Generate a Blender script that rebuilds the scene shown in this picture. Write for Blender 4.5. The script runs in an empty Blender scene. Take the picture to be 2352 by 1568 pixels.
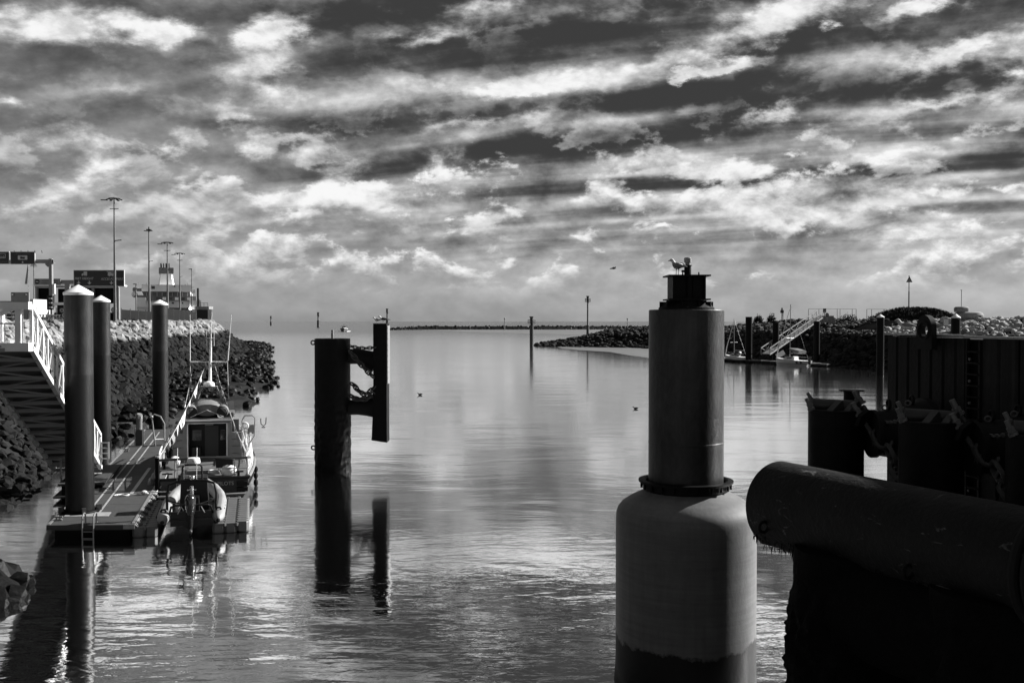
import bpy, bmesh, math, random
from mathutils import Vector, Matrix, noise

random.seed(7)
scn = bpy.context.scene
COL = scn.collection
R = math.radians
V = Vector

# ------------------------------------------------------------------ camera, sky, sun, exposure
EYE = 9.0                       # height of the eye above the low-tide water, metres
FPX = 35.0 / 36.0 * 2352.0      # focal length in pixels of a 2352-wide picture
PITCH = math.atan(46.0 / FPX)

cam_data = bpy.data.cameras.new('camera')
cam_data.lens = 35.0
cam_data.sensor_width = 36.0
cam_data.clip_start = 0.1
cam_data.clip_end = 150000.0
cam = bpy.data.objects.new('camera', cam_data)
cam.location = (0, 0, EYE)
cam.rotation_euler = (R(90) - PITCH, 0, 0)
COL.objects.link(cam)
scn.camera = cam

SUN_EL, SUN_AZ = R(28), R(67)   # azimuth measured from the view axis (+Y) towards +X
SUN_DIR = V((math.sin(SUN_AZ) * math.cos(SUN_EL), math.cos(SUN_AZ) * math.cos(SUN_EL), math.sin(SUN_EL)))


class NT:
    """Small helper around a node tree."""
    def __init__(self, tree):
        self.t = tree
        tree.nodes.clear()

    def n(self, kind, **kw):
        nd = self.t.nodes.new(kind)
        for k, v in kw.items():
            setattr(nd, k, v)
        return nd

    def link(self, a, b):
        self.t.links.new(a, b)

    def put(self, sock, v):
        if hasattr(v, 'node'):
            self.t.links.new(v, sock)
        else:
            sock.default_value = v

    def m(self, op, a, b=0.0, c=None, clamp=False):
        nd = self.n('ShaderNodeMath', operation=op, use_clamp=clamp)
        self.put(nd.inputs[0], a)
        if op not in ('SQRT', 'ABSOLUTE', 'SINE', 'COSINE', 'FLOOR', 'FRACT'):
            self.put(nd.inputs[1], b)
        if c is not None:
            self.put(nd.inputs[2], c)
        return nd.outputs[0]

    def xyz(self, x, y, z=0.0):
        nd = self.n('ShaderNodeCombineXYZ')
        self.put(nd.inputs[0], x); self.put(nd.inputs[1], y); self.put(nd.inputs[2], z)
        return nd.outputs[0]

    def noise(self, vec, scale, detail=4.0, rough=0.55, dist=0.0, color=False):
        nd = self.n('ShaderNodeTexNoise')
        if vec is not None:
            self.link(vec, nd.inputs['Vector'])
        nd.inputs['Scale'].default_value = scale
        nd.inputs['Detail'].default_value = detail
        nd.inputs['Roughness'].default_value = rough
        nd.inputs['Distortion'].default_value = dist
        return nd.outputs['Color' if color else 'Fac']

    def mapr(self, v, a, b, c, d, smooth=False):
        nd = self.n('ShaderNodeMapRange')
        if smooth:
            nd.interpolation_type = 'SMOOTHSTEP'
        self.put(nd.inputs[0], v)
        for i, q in enumerate((a, b, c, d)):
            self.put(nd.inputs[i + 1], q)
        return nd.outputs[0]

    def vm(self, op, a, b=None, scale=None):
        nd = self.n('ShaderNodeVectorMath', operation=op)
        self.put(nd.inputs[0], a)
        if b is not None:
            self.put(nd.inputs[1], b)
        if scale is not None:
            self.put(nd.inputs['Scale'], scale)
        return nd.outputs['Value' if op in ('LENGTH', 'DOT_PRODUCT') else 'Vector']


# clouds: (x, y, half width, half height, tilt in degrees, strength) on a 2352 x 1568 view of the north-facing sky;
# each is turned into a direction (east/north, up/north) that stays fixed in the world
CLOUDS = [
    (150, 62, 230, 60, 0, .62), (370, 72, 110, 50, -8, .40), (620, 70, 105, 42, 6, .62), (600, 165, 150, 70, 22, .42),
    (660, 235, 95, 24, 4, .36), (545, 272, 120, 26, -6, .42), (150, 312, 115, 44, 4, .50), (205, 395, 120, 62, 30, .50),
    (60, 470, 95, 44, 32, .46), (590, 347, 60, 28, 8, .42), (462, 415, 40, 22, 28, .42), (20, 242, 70, 26, 0, .45),
    (270, 210, 120, 34, 4, .25), (410, 330, 40, 26, 30, .28), (230, 612, 60, 22, 10, .22),
    (985, 92, 150, 30, 6, .45), (1090, 15, 170, 50, 8, .40), (1330, 182, 210, 36, 10, .42), (1150, 206, 300, 22, -2, .38),
    (1100, 285, 240, 20, 8, .44), (900, 240, 120, 22, 6, .20), (1750, 275, 100, 44, 22, .55), (2110, 20, 115, 30, 14, .62),
    (1930, 62, 32, 17, 5, .55), (1790, 45, 330, 62, 22, .50), (2210, 128, 270, 46, 16, .46), (2160, 245, 420, 24, 11, .46),
    (2330, 165, 70, 40, 20, .40), (1640, 385, 220, 20, 4, .36), (1830, 465, 330, 80, -4, .46), (2060, 440, 200, 46, -6, .26),
    (620, 470, 70, 46, 8, .50), (870, 455, 170, 46, 0, .42), (735, 430, 90, 34, 20, .40), (1010, 370, 95, 66, -10, .40),
    (820, 372, 110, 34, 10, .36), (1120, 522, 70, 54, 28, .46), (490, 526, 75, 36, 16, .42), (950, 525, 160, 36, 2, .32),
    (1330, 540, 90, 26, 4, .30), (2190, 512, 260, 28, 8, .34), (1560, 186, 40, 20, 30, .52), (1690, 152, 120, 18, 8, .46),
    (1230, 470, 180, 40, 6, .22), (1560, 480, 180, 40, 4, .24), (2230, 100, 150, 30, 20, .2), (1870, 510, 260, 30, 2, .2),
    # grey bellies
    (790, 100, 130, 130, 30, -.34), (930, 40, 190, 60, 10, -.30), (1330, 75, 200, 70, 6, -.34), (1720, 125, 360, 62, 18, -.36),
    (1140, 150, 190, 44, 4, -.26), (300, 150, 280, 46, 0, -.24), (690, 287, 330, 30, 2, -.40), (1600, 212, 260, 40, 12, -.36),
    (2010, 212, 420, 36, 10, -.32), (1480, 302, 500, 28, 5, -.34), (2130, 300, 330, 32, 6, -.24), (1450, 402, 120, 28, 2, -.36),
    (2050, 415, 360, 30, 4, -.28), (1890, 545, 160, 18, 0, -.28), (690, 497, 190, 16, 8, -.26), (300, 558, 260, 12, 0, -.20),
    (900, 568, 320, 16, 1, -.22), (2070, 500, 90, 34, 10, -.30), (1260, 352, 300, 22, 3, -.26), (1640, 485, 70, 28, 12, -.28),
    (240, 380, 50, 26, 20, -.2), (1090, 460, 100, 24, 8, -.24), (560, 250, 60, 60, 0, -.1), (1620, 440, 160, 20, 0, -.16),
    (180, 465, 60, 14, 14, -.16), (1200, 590, 300, 12, 0, -.14), (1750, 600, 400, 12, 3, -.12), (2300, 60, 140, 70, 20, -.3),
]


def build_world():
    w = bpy.data.worlds.new('World')
    scn.world = w
    w.use_nodes = True
    g = NT(w.node_tree)
    out = g.n('ShaderNodeOutputWorld')
    bg = g.n('ShaderNodeBackground')
    bg.inputs['Strength'].default_value = 0.05
    g.link(bg.outputs[0], out.inputs['Surface'])
    tc = g.n('ShaderNodeTexCoord')
    d = tc.outputs['Generated']
    sep = g.n('ShaderNodeSeparateXYZ')
    g.link(d, sep.inputs[0])
    x, y, z = sep.outputs
    # daylight sky, red channel only: the picture is a monochrome one shot through a red filter
    sky = g.n('ShaderNodeTexSky', sky_type='NISHITA', sun_disc=False)
    sky.sun_elevation = SUN_EL
    sky.sun_rotation = SUN_AZ
    sky.air_density = 1.0
    sky.dust_density = 1.6
    sk = g.n('ShaderNodeSeparateColor')
    g.link(sky.outputs[0], sk.inputs[0])
    nish = g.m('POWER', g.m('MULTIPLY', sk.outputs[0], 0.055), 0.4545)
    # cloud deck: the direction projected on a flat layer, so the rolls close up towards the horizon;
    # evaluated at the direction and a little above it, which gives each roll a lit head and a grey belly
    def deck(dz):
        z2 = g.m('ADD', z, dz)
        zc = g.m('ADD', g.m('MAXIMUM', z2, 0.0), 0.075)
        px = g.m('DIVIDE', x, zc)
        py = g.m('DIVIDE', y, zc)
        s = g.m('ADD', g.m('MULTIPLY', px, -0.93), g.m('MULTIPLY', py, 0.37))
        t = g.m('ADD', g.m('MULTIPLY', px, 0.37), g.m('MULTIPLY', py, 0.93))
        roll = g.noise(g.xyz(g.m('MULTIPLY', s, 0.42), g.m('MULTIPLY', t, 1.55), 3.7), 1.0, 5, .54, .45)
        if dz:
            return roll
        # long parallel rolls of stratocumulus: narrow lit crests, wide grey troughs
        bend = g.noise(g.xyz(g.m('MULTIPLY', s, 0.22), g.m('MULTIPLY', t, 0.55), 8.1), 1.0, 4, .55)
        ph = g.m('ADD', g.m('MULTIPLY', t, 10.5), g.m('MULTIPLY', bend, 15.0))
        crest = g.m('POWER', g.m('MULTIPLY_ADD', g.m('SINE', ph), .5, .5), 2.0)
        return roll, crest
    (roll, crest), roll_up = deck(0.0), deck(0.016)
    # heaped cloud: fractal on the direction itself, so it keeps its height near the horizon
    dv = g.vm('MULTIPLY', d, (17.0, 17.0, 31.0))
    puff = g.noise(dv, 1.0, 9, .58, .15)
    puff_up = g.noise(g.vm('ADD', dv, (-.05, 0.0, .26)), 1.0, 9, .58, .15)
    dv2 = g.vm('MULTIPLY', d, (6.0, 6.0, 10.5))
    mass = g.noise(dv2, 1.0, 8, .58, .1)
    mass_up = g.noise(g.vm('ADD', dv2, (-.04, 0.0, .14)), 1.0, 8, .58, .1)
    relief = g.m('SUBTRACT', puff, puff_up)
    relief2 = g.m('SUBTRACT', mass, mass_up)
    rollrel = g.m('SUBTRACT', roll, roll_up)
    # named clouds
    yc = g.m('MAXIMUM', y, 0.02)
    u = g.m('DIVIDE', x, yc)
    v = g.m('DIVIDE', z, yc)
    uv = g.xyz(u, v)
    wn = g.noise(g.xyz(g.m('MULTIPLY', u, 12.0), g.m('MULTIPLY', v, 26.0)), 1.0, 8, .64, 0, color=True)
    wv = g.vm('MULTIPLY', g.vm('SUBTRACT', wn, (.5, .5, .5)), (.125, .050, 0))
    uvw = g.vm('ADD', uv, wv)
    accs = {True: 0.0, False: 0.0}
    for (cx, cy, rx, ry, rot, st) in CLOUDS:
        mp = g.n('ShaderNodeMapping', vector_type='TEXTURE')
        g.link(uvw, mp.inputs['Vector'])
        mp.inputs['Location'].default_value = ((cx - 1176) / FPX, (738 - cy) / FPX, 0)
        mp.inputs['Rotation'].default_value = (0, 0, R(rot))
        mp.inputs['Scale'].default_value = (rx * 1.25 / FPX, ry * 1.25 / FPX, 1)
        gr = g.n('ShaderNodeTexGradient', gradient_type='SPHERICAL')
        g.link(mp.outputs[0], gr.inputs[0])
        accs[st > 0] = g.m('MULTIPLY_ADD', gr.outputs['Fac'], abs(st) * 1.5, accs[st > 0])
    white, grey = accs[True], accs[False]
    # how much free texture: more to the east, less in the clear west
    kb = g.mapr(u, -.45, .05, .25, 1.0, True)
    base = g.n('ShaderNodeValToRGB')
    cr = base.color_ramp
    stops = [(0.0, .62), (.03, .65), (.07, .665), (.12, .61), (.19, .52), (.28, .44), (.34, .43), (.45, .41), (1.0, .41)]
    while len(cr.elements) < len(stops):
        cr.elements.new(0.5)
    for e, (p, c) in zip(cr.elements, stops):
        e.position = p
        e.color = (c, c, c, 1)
    g.link(g.m('MAXIMUM', z, 0.0), base.inputs[0])
    clear = g.m('ADD', g.m('MULTIPLY', base.outputs[0], .9), g.m('MULTIPLY', g.m('MINIMUM', nish, .75), .1))
    east = g.mapr(u, -.4, .5, -.015, .05)
    high = g.mapr(z, .035, .16, 0.0, 1.0, True)
    # rolls
    rolls = g.m('ADD', g.m('MULTIPLY', g.m('SUBTRACT', roll, .5), 1.0), g.m('MULTIPLY', rollrel, 1.1))
    cw = g.m('MULTIPLY', g.m('SUBTRACT', g.m('MULTIPLY', crest, g.mapr(mass, .32, .66, .15, 1.35)), .47), .46)
    cw = g.m('MULTIPLY', cw, g.mapr(u, -.38, .12, .12, 1.0, True))
    rolls = g.m('MULTIPLY', g.m('ADD', g.m('MULTIPLY', g.m('MULTIPLY', rolls, kb), .7), cw), high)
    heap = g.m('ADD', g.m('MULTIPLY', g.m('SUBTRACT', mass, .5), .45), g.m('ADD', g.m('MULTIPLY', relief2, .95), g.m('MULTIPLY', relief, .45)))
    heap = g.m('MULTIPLY', g.m('MULTIPLY', heap, g.mapr(z, .0, .10, .25, 1.0, True)), g.mapr(u, -.45, -.05, .6, 1.0))
    L = g.m('ADD', g.m('ADD', clear, east), g.m('ADD', rolls, heap))
    # rows of small heads low over the sea
    cov = g.m('ADD', puff, g.m('MULTIPLY', g.m('SUBTRACT', mass, .5), .55))
    cum = g.mapr(cov, .50, .585, 0, 1, True)
    zone = g.m('MULTIPLY', g.mapr(z, .022, .06, 0, 1, True), g.mapr(z, .14, .22, 1, .22, True))
    zone = g.m('MULTIPLY', zone, g.mapr(u, -.45, -.10, .45, .95, True))
    cl = g.m('ADD', .76, g.m('MULTIPLY', relief, 1.7))
    L = g.m('ADD', L, g.m('MULTIPLY', g.m('MULTIPLY', cum, zone), g.m('SUBTRACT', cl, L)))
    # grey bellies
    gd = g.m('MULTIPLY', grey, g.mapr(mass, .30, .70, .55, 1.45))
    gd = g.mapr(gd, 0, .85, 0, .27, True)
    gd = g.m('MULTIPLY', gd, g.mapr(puff, .3, .7, .70, 1.25))
    L = g.m('SUBTRACT', L, g.m('MULTIPLY', gd, g.mapr(z, .02, .14, .6, 1.0)))
    # white heads with frayed rims, lit on their upper sun side
    wd = g.m('ADD', white, g.m('MULTIPLY', g.m('MULTIPLY', g.m('SUBTRACT', g.m('MULTIPLY_ADD', puff, .55, g.m('MULTIPLY', mass, .45)), .5), 2.0), g.m('MINIMUM', g.m('MULTIPLY', white, 2.0), 1.0)))
    wd = g.mapr(wd, .14, .70, 0, 1, True)
    top = g.m('ADD', .89, g.m('ADD', g.m('MULTIPLY', relief, .8), g.m('MULTIPLY', relief2, 1.0)))
    L = g.m('ADD', L, g.m('MULTIPLY', wd, g.m('MAXIMUM', g.m('SUBTRACT', top, L), -.1)))
    L = g.m('SMOOTH_MIN', g.m('SMOOTH_MAX', L, .25, .14), .975, .08)
    lin = g.m('MULTIPLY', g.m('POWER', L, 2.2), 8.7)
    under = g.mapr(z, -.02, 0.0, 0.25, 1.0)
    fin = g.m('MULTIPLY', lin, under)
    g.link(fin, bg.inputs['Color'])


build_world()

sun_data = bpy.data.lights.new('sun', 'SUN')
sun_data.energy = 4.6
sun_data.angle = R(0.6)
sun_data.color = (1.0, 0.995, 0.985)
sun = bpy.data.objects.new('sun', sun_data)
sun.rotation_euler = (-SUN_DIR).to_track_quat('-Z', 'Y').to_euler()
COL.objects.link(sun)

scn.view_settings.view_transform = 'Standard'
scn.view_settings.look = 'None'
scn.view_settings.exposure = 1.2
scn.view_settings.gamma = 1.0
scn.view_settings.use_curve_mapping = False
scn.render.engine = 'CYCLES'
scn.cycles.max_bounces = 6
scn.cycles.diffuse_bounces = 2
scn.cycles.glossy_bounces = 3
scn.cycles.transmission_bounces = 2
scn.cycles.caustics_reflective = False
scn.cycles.caustics_refractive = False
scn.cycles.use_denoising = True


# ------------------------------------------------------------------ measuring from the photograph
def ray(px, py):
    a, b = (px - 1176.0) / FPX, (784.0 - py) / FPX
    c, s = math.cos(PITCH), math.sin(PITCH)
    return V((a, c + b * s, -s + b * c))


def at(px, py, depth):
    """World point seen at (px, py) at a distance along +Y."""
    d = ray(px, py)
    return V((0, 0, EYE)) + d * (depth / d.y)


def gnd(px, py, z=0.0):
    d = ray(px, py)
    return V((0, 0, EYE)) + d * ((z - EYE) / d.z)


# ------------------------------------------------------------------ materials (all neutral: the photograph is monochrome)
MATS = {}


def mat(name, v, rough=.6, metal=0.0, var=.25, scale=1.5, bump=0.0, bscale=12.0, tide=None, streak=0.0, island=0.0,
        coat=0.0, flecks=0.0, spec=.5, bands=0.0, mottle=0.0):
    """Neutral surface. tide: list of (height, value) marks of weed growth below that height; streak: vertical run marks."""
    m = bpy.data.materials.new(name)
    m.use_nodes = True
    g = NT(m.node_tree)
    out = g.n('ShaderNodeOutputMaterial')
    b = g.n('ShaderNodeBsdfPrincipled')
    g.link(b.outputs[0], out.inputs[0])
    b.inputs['Roughness'].default_value = rough
    b.inputs['Metallic'].default_value = metal
    b.inputs['Specular IOR Level'].default_value = spec
    if coat:
        b.inputs['Coat Weight'].default_value = coat
        b.inputs['Coat Roughness'].default_value = .15
    geo = g.n('ShaderNodeNewGeometry')
    pos = geo.outputs['Position']
    nz = g.noise(pos, scale, 5, .6)
    f = g.mapr(nz, .25, .75, 1 - var, 1 + var)
    if streak:
        sp = g.vm('MULTIPLY', pos, (6.0, 6.0, .22))
        sn = g.noise(sp, 1.0, 5, .65)
        f = g.m('MULTIPLY', f, g.mapr(sn, .35, .75, 1 - streak * .5, 1 + streak))
    if flecks:
        fn = g.noise(g.vm('MULTIPLY', pos, (1.1, 1.1, 3.6)), 1.5, 5, .62, .8)
        f = g.m('ADD', f, g.mapr(fn, .63, .70, 0, flecks))
    if bands:
        bn = g.noise(g.vm('MULTIPLY', pos, (.5, .5, 9.0)), 1.0, 6, .65)
        f = g.m('MULTIPLY', f, g.mapr(bn, .3, .7, 1 - bands, 1 + bands))
    if mottle:
        mn = g.noise(g.vm('MULTIPLY', pos, (2.2, 2.2, 1.1)), 1.0, 7, .68, .4)
        f = g.m('MULTIPLY', f, g.mapr(mn, .36, .62, 1 - mottle, 1 + mottle * .6))
    if island:
        f = g.m('MULTIPLY', f, g.mapr(geo.outputs['Random Per Island'], 0, 1, 1 - island, 1 + island))
        oi = g.n('ShaderNodeObjectInfo')
        f = g.m('MULTIPLY', f, g.mapr(oi.outputs['Random'], 0, 1, 1 - island, 1 + island))
    val = g.m('MULTIPLY', f, v)
    rsock = None
    if tide:
        sep = g.n('ShaderNodeSeparateXYZ')
        g.link(pos, sep.inputs[0])
        wob = g.noise(pos, 1.2, 5, .65)
        for (h, tv, wid, amp) in tide:
            hz = g.m('ADD', sep.outputs[2], g.m('MULTIPLY', g.m('SUBTRACT', wob, .5), amp))
            k = g.mapr(hz, h - wid, h + wid, 1.0, 0.0)
            tv2 = g.m('MULTIPLY', g.mapr(g.noise(pos, 4.0, 5, .7), .3, .7, .55, 1.5), tv)
            mx = g.n('ShaderNodeMix', data_type='FLOAT')
            g.put(mx.inputs[0], k); g.put(mx.inputs[2], val); g.put(mx.inputs[3], tv2)
            val = mx.outputs[0]
    g.link(val, b.inputs['Base Color'])
    if bump:
        bp = g.n('ShaderNodeBump')
        bp.inputs['Strength'].default_value = bump
        bp.inputs['Distance'].default_value = .05
        g.link(g.noise(pos, bscale, 6, .6), bp.inputs['Height'])
        g.link(bp.outputs[0], b.inputs['Normal'])
    MATS[name] = m
    return m


# ------------------------------------------------------------------ mesh builder
class MB:
    def __init__(self):
        self.v = []
        self.f = []

    def add(self, vs, fs):
        o = len(self.v)
        self.v += [V(q) for q in vs]
        self.f += [[i + o for i in q] for q in fs]
        return self

    def box(self, c, s, rz=0.0, rx=0.0, ry=0.0, taper=1.0):
        hx, hy, hz = s[0] / 2, s[1] / 2, s[2] / 2
        M = Matrix.Rotation(rz, 3, 'Z') @ Matrix.Rotation(ry, 3, 'Y') @ Matrix.Rotation(rx, 3, 'X')
        vs = []
        for dz in (-1, 1):
            k = taper if dz > 0 else 1.0
            for dx, dy in ((-1, -1), (1, -1), (1, 1), (-1, 1)):
                vs.append(V(c) + M @ V((dx * hx * k, dy * hy * k, dz * hz)))
        return self.add(vs, [(3, 2, 1, 0), (4, 5, 6, 7), (0, 1, 5, 4), (1, 2, 6, 5), (2, 3, 7, 6), (3, 0, 4, 7)])

    def bar(self, a, b, w, h=None, up=(0, 0, 1)):
        a, b = V(a), V(b)
        h = h or w
        d = (b - a).normalized()
        u = V(up)
        if abs(d.dot(u)) > .98:
            u = V((0, 1, 0))
        sd = d.cross(u).normalized()
        u2 = sd.cross(d)
        vs = []
        for p in (a, b):
            for i, j in ((-1, -1), (1, -1), (1, 1), (-1, 1)):
                vs.append(p + sd * (i * w / 2) + u2 * (j * h / 2))
        return self.add(vs, [(0, 1, 2, 3), (7, 6, 5, 4), (0, 4, 5, 1), (1, 5, 6, 2), (2, 6, 7, 3), (3, 7, 4, 0)])

    def loft(self, pts, radii, n=10, caps=True, up=(0, 0, 1), closed=False):
        """Tube through pts; radii: number, list of numbers or list of (side, up) pairs."""
        pts = [V(p) for p in pts]
        N = len(pts)
        rings = []
        prev = None
        for i, p in enumerate(pts):
            if closed:
                d = pts[(i + 1) % N] - pts[i - 1]
            else:
                d = pts[min(i + 1, N - 1)] - pts[max(i - 1, 0)]
            d.normalize()
            if prev is None:
                u = V(up)
                if abs(d.dot(u)) > .95:
                    u = V((0, 1, 0)) if abs(d.y) < .9 else V((1, 0, 0))
                sd = d.cross(u).normalized()
            else:
                sd = (prev - d * prev.dot(d)).normalized()
            prev = sd
            u2 = sd.cross(d)
            r = radii if isinstance(radii, (int, float)) else radii[i]
            ra, rb = (r, r) if isinstance(r, (int, float)) else r
            rings.append([p + sd * (ra * math.cos(2 * math.pi * k / n)) + u2 * (rb * math.sin(2 * math.pi * k / n)) for k in range(n)])
        vs = [q for r_ in rings for q in r_]
        fs = []
        for i in range(N if closed else N - 1):
            j = (i + 1) % N
            for k in range(n):
                k2 = (k + 1) % n
                fs.append((i * n + k, i * n + k2, j * n + k2, j * n + k))
        if caps and not closed:
            fs.append(tuple(range(n))[::-1])
            fs.append(tuple((N - 1) * n + k for k in range(n)))
        return self.add(vs, fs)

    def cyl(self, a, b, r0, r1=None, n=16, caps=True):
        return self.loft([a, b], [r0, r0 if r1 is None else r1], n, caps)

    def lathe(self, prof, n=32, c=(0, 0, 0), jitter=None):
        c = V(c)
        vs, fs = [], []
        for i, (r, z) in enumerate(prof):
            for k in range(n):
                a = 2 * math.pi * k / n
                rr = r
                if jitter:
                    rr = r + jitter(a, z)
                vs.append(c + V((rr * math.cos(a), rr * math.sin(a), z)))
        for i in range(len(prof) - 1):
            for k in range(n):
                k2 = (k + 1) % n
                fs.append((i * n + k, i * n + k2, (i + 1) * n + k2, (i + 1) * n + k))
        if prof[0][0] > 1e-4:
            fs.append(tuple(range(n))[::-1])
        if prof[-1][0] > 1e-4:
            fs.append(tuple((len(prof) - 1) * n + k for k in range(n)))
        return self.add(vs, fs)

    def prism(self, poly, o, ex, ey, depth):
        """2-D polygon in the frame (o, ex, ey), pushed along ex x ey by depth."""
        o, ex, ey = V(o), V(ex), V(ey)
        nz = ex.cross(ey).normalized() * depth
        n = len(poly)
        lo = [o + ex * p[0] + ey * p[1] for p in poly]
        vs = lo + [q + nz for q in lo]
        fs = [tuple(range(n))[::-1], tuple(range(n, 2 * n))]
        for k in range(n):
            k2 = (k + 1) % n
            fs.append((k, k2, n + k2, n + k))
        return self.add(vs, fs)

    def ball(self, c, r, n=10, m=7):
        rx, ry, rz = (r, r, r) if isinstance(r, (int, float)) else r
        c = V(c)
        vs = [c + V((0, 0, -rz))]
        for i in range(1, m):
            t = math.pi * i / m
            for k in range(n):
                a = 2 * math.pi * k / n
                vs.append(c + V((rx * math.sin(t) * math.cos(a), ry * math.sin(t) * math.sin(a), -rz * math.cos(t))))
        vs.append(c + V((0, 0, rz)))
        fs = []
        for k in range(n):
            fs.append((0, 1 + (k + 1) % n, 1 + k))
            fs.append((len(vs) - 1, 1 + (m - 2) * n + k, 1 + (m - 2) * n + (k + 1) % n))
        for i in range(m - 2):
            for k in range(n):
                k2 = (k + 1) % n
                fs.append((1 + i * n + k, 1 + i * n + k2, 1 + (i + 1) * n + k2, 1 + (i + 1) * n + k))
        return self.add(vs, fs)

    def torus(self, c, Rr, r, ax=(0, 0, 1), n=24, k=8):
        q = V(ax).normalized().to_track_quat('Z', 'Y')
        pts = [V(c) + q @ V((Rr * math.cos(2 * math.pi * i / n), Rr * math.sin(2 * math.pi * i / n), 0)) for i in range(n)]
        return self.loft(pts, r, k, closed=True, up=tuple(V(ax)))

    def xf(self, M):
        self.v = [M @ q for q in self.v]
        return self

    def mesh(self, name):
        me = bpy.data.meshes.new(name)
        me.from_pydata([tuple(q) for q in self.v], [], self.f)
        me.update()
        return me


def finish(me, m, smooth=30):
    bm = bmesh.new()
    bm.from_mesh(me)
    bmesh.ops.recalc_face_normals(bm, faces=bm.faces)
    bm.to_mesh(me)
    bm.free()
    if m is not None:
        me.materials.append(m)
    if smooth:
        me.shade_smooth()
        me.set_sharp_from_angle(angle=R(smooth))
    return me


def obj(name, mb, m, parent=None, loc=(0, 0, 0), rz=0.0, smooth=30, label=None):
    me = mb if isinstance(mb, bpy.types.Mesh) else finish(mb.mesh(name), m, smooth)
    o = bpy.data.objects.new(name, me)
    COL.objects.link(o)
    o.location = loc
    o.rotation_euler = (0, 0, rz)
    if parent is not None:
        o.parent = parent
    if label:
        o['label'] = label
    return o


def tag(o, label, cat, group=None):
    o['label'] = label
    o['category'] = cat
    if group:
        o['group'] = group
    return o


def thing(name, label, cat, loc=(0, 0, 0), rz=0.0, group=None):
    o = bpy.data.objects.new(name, None)
    o.empty_display_size = .3
    COL.objects.link(o)
    o.location = loc
    o.rotation_euler = (0, 0, rz)
    return tag(o, label, cat, group)


def structure(name, mb, m, smooth=0, parent=None):
    o = obj(name, mb, m, parent, smooth=smooth)
    o['kind'] = 'structure'
    return o


def kids(o):
    return [c for c in ALL_CHILDREN(o)]


def ALL_CHILDREN(o):
    return sorted(o.children, key=lambda c: c.name)


def dup(root, loc, rz=None, label=None, scale=None):
    r = root.copy()
    COL.objects.link(r)
    r.location = loc
    if rz is not None:
        r.rotation_euler = (0, 0, rz)
    if scale:
        r.scale = (scale,) * 3
    if label:
        r['label'] = label
    for ch in list(root.children):
        c = ch.copy()
        COL.objects.link(c)
        c.parent = r
        for gch in list(ch.children):
            d = gch.copy()
            COL.objects.link(d)
            d.parent = c
    return r


def text(name, body, size, m, parent, loc, rot, depth=.01, shear=0.0, align='CENTER', squash=1.0):
    cu = bpy.data.curves.new(name, 'FONT')
    cu.body = body
    cu.size = size
    cu.align_x = align
    cu.align_y = 'CENTER'
    cu.extrude = depth
    cu.shear = shear
    tmp = bpy.data.objects.new(name + '_source', cu)
    COL.objects.link(tmp)
    dg = bpy.context.evaluated_depsgraph_get()
    me = bpy.data.meshes.new_from_object(tmp.evaluated_get(dg))
    bpy.data.objects.remove(tmp)
    me.materials.clear()
    me.materials.append(m)
    for q in me.vertices:
        q.co.x *= squash
    o = bpy.data.objects.new(name, me)
    COL.objects.link(o)
    o.parent = parent
    o.location = loc
    o.rotation_euler = rot
    return o


def fbm(p, o=4):
    return noise.fractal(V(p), 1.0, 2.0, o)


def resample(pts, step):
    """Catmull-Rom through 2-D points, evenly stepped; step may be a function of the point."""
    P = [V((p[0], p[1])) for p in pts]
    P = [P[0] * 2 - P[1]] + P + [P[-1] * 2 - P[-2]]
    out = []
    for i in range(1, len(P) - 2):
        a, b, c, d = P[i - 1:i + 3]
        n = max(1, int((c - b).length / (step(b) if callable(step) else step)))
        for k in range(n):
            t = k / n
            out.append(.5 * ((2 * b) + (c - a) * t + (2 * a - 5 * b + 4 * c - d) * t * t + (3 * b - a - 3 * c + d) * t ** 3))
    out.append(P[-2])
    return out

# ------------------------------------------------------------------ materials
mat('black_steel', .005, spec=.08, rough=.55, var=.35, scale=1.2, streak=.5, tide=[(6.7, .0035, .05, .15), (3.4, .0025, .5, 1.2)], bump=.25, bscale=18)
mat('pile_steel', .017, spec=.3, rough=.40, var=.35, scale=1.0, streak=1.0, mottle=.5, tide=[(6.65, .007, .04, .06), (4.4, .006, .6, 1.6)], bump=.2, bscale=14)
mat('big_pile', .018, rough=.43, spec=.30, var=.4, scale=.8, streak=.6, mottle=.75, bump=.22, bscale=9)
mat('drum', .122, rough=.60, spec=.15, var=.12, scale=.8, streak=.14, bands=.14, mottle=.10, tide=[(1.32, .002, .04, .75)], bump=.10, bscale=11)
mat('weedy_tube', .0055, spec=.15, rough=.62, var=.6, scale=1.6, flecks=22, bump=.6, bscale=10)
mat('weed', .004, spec=.05, rough=.85, var=.5, scale=5, bump=.5, bscale=30)
mat('chain_steel', .045, spec=.25, rough=.55, var=.4, scale=6, bump=.3, bscale=30)
mat('bolt_steel', .09, rough=.5, var=.4, scale=8)
mat('cap_plate', .022, spec=.3, rough=.5, var=.4, scale=3)
mat('rubber', .008, spec=.15, rough=.75, var=.3)
mat('sheet_pile', .005, spec=.10, rough=.6, var=.5, scale=1.5, streak=.9, bump=.3, bscale=10)
mat('sheet_pile_worn', .010, spec=.12, rough=.6, var=.5, scale=1.5, streak=1.1, bump=.3, bscale=10)
mat('white_paint', .80, rough=.45, var=.08, scale=2)
mat('grey_paint', .20, rough=.5, var=.15)
mat('dark_paint', .035, rough=.45, var=.2)
mat('black_paint', .009, spec=.25, rough=.4, var=.2)
mat('galvanised', .26, rough=.42, metal=.3, var=.2, scale=4)
mat('chrome', .75, rough=.18, metal=1.0, var=.05)
mat('deck_grey', .038, rough=.8, var=.3, scale=2.2, bump=.2, bscale=40)
mat('boat_deck', .13, rough=.6, var=.12, scale=2)
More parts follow.
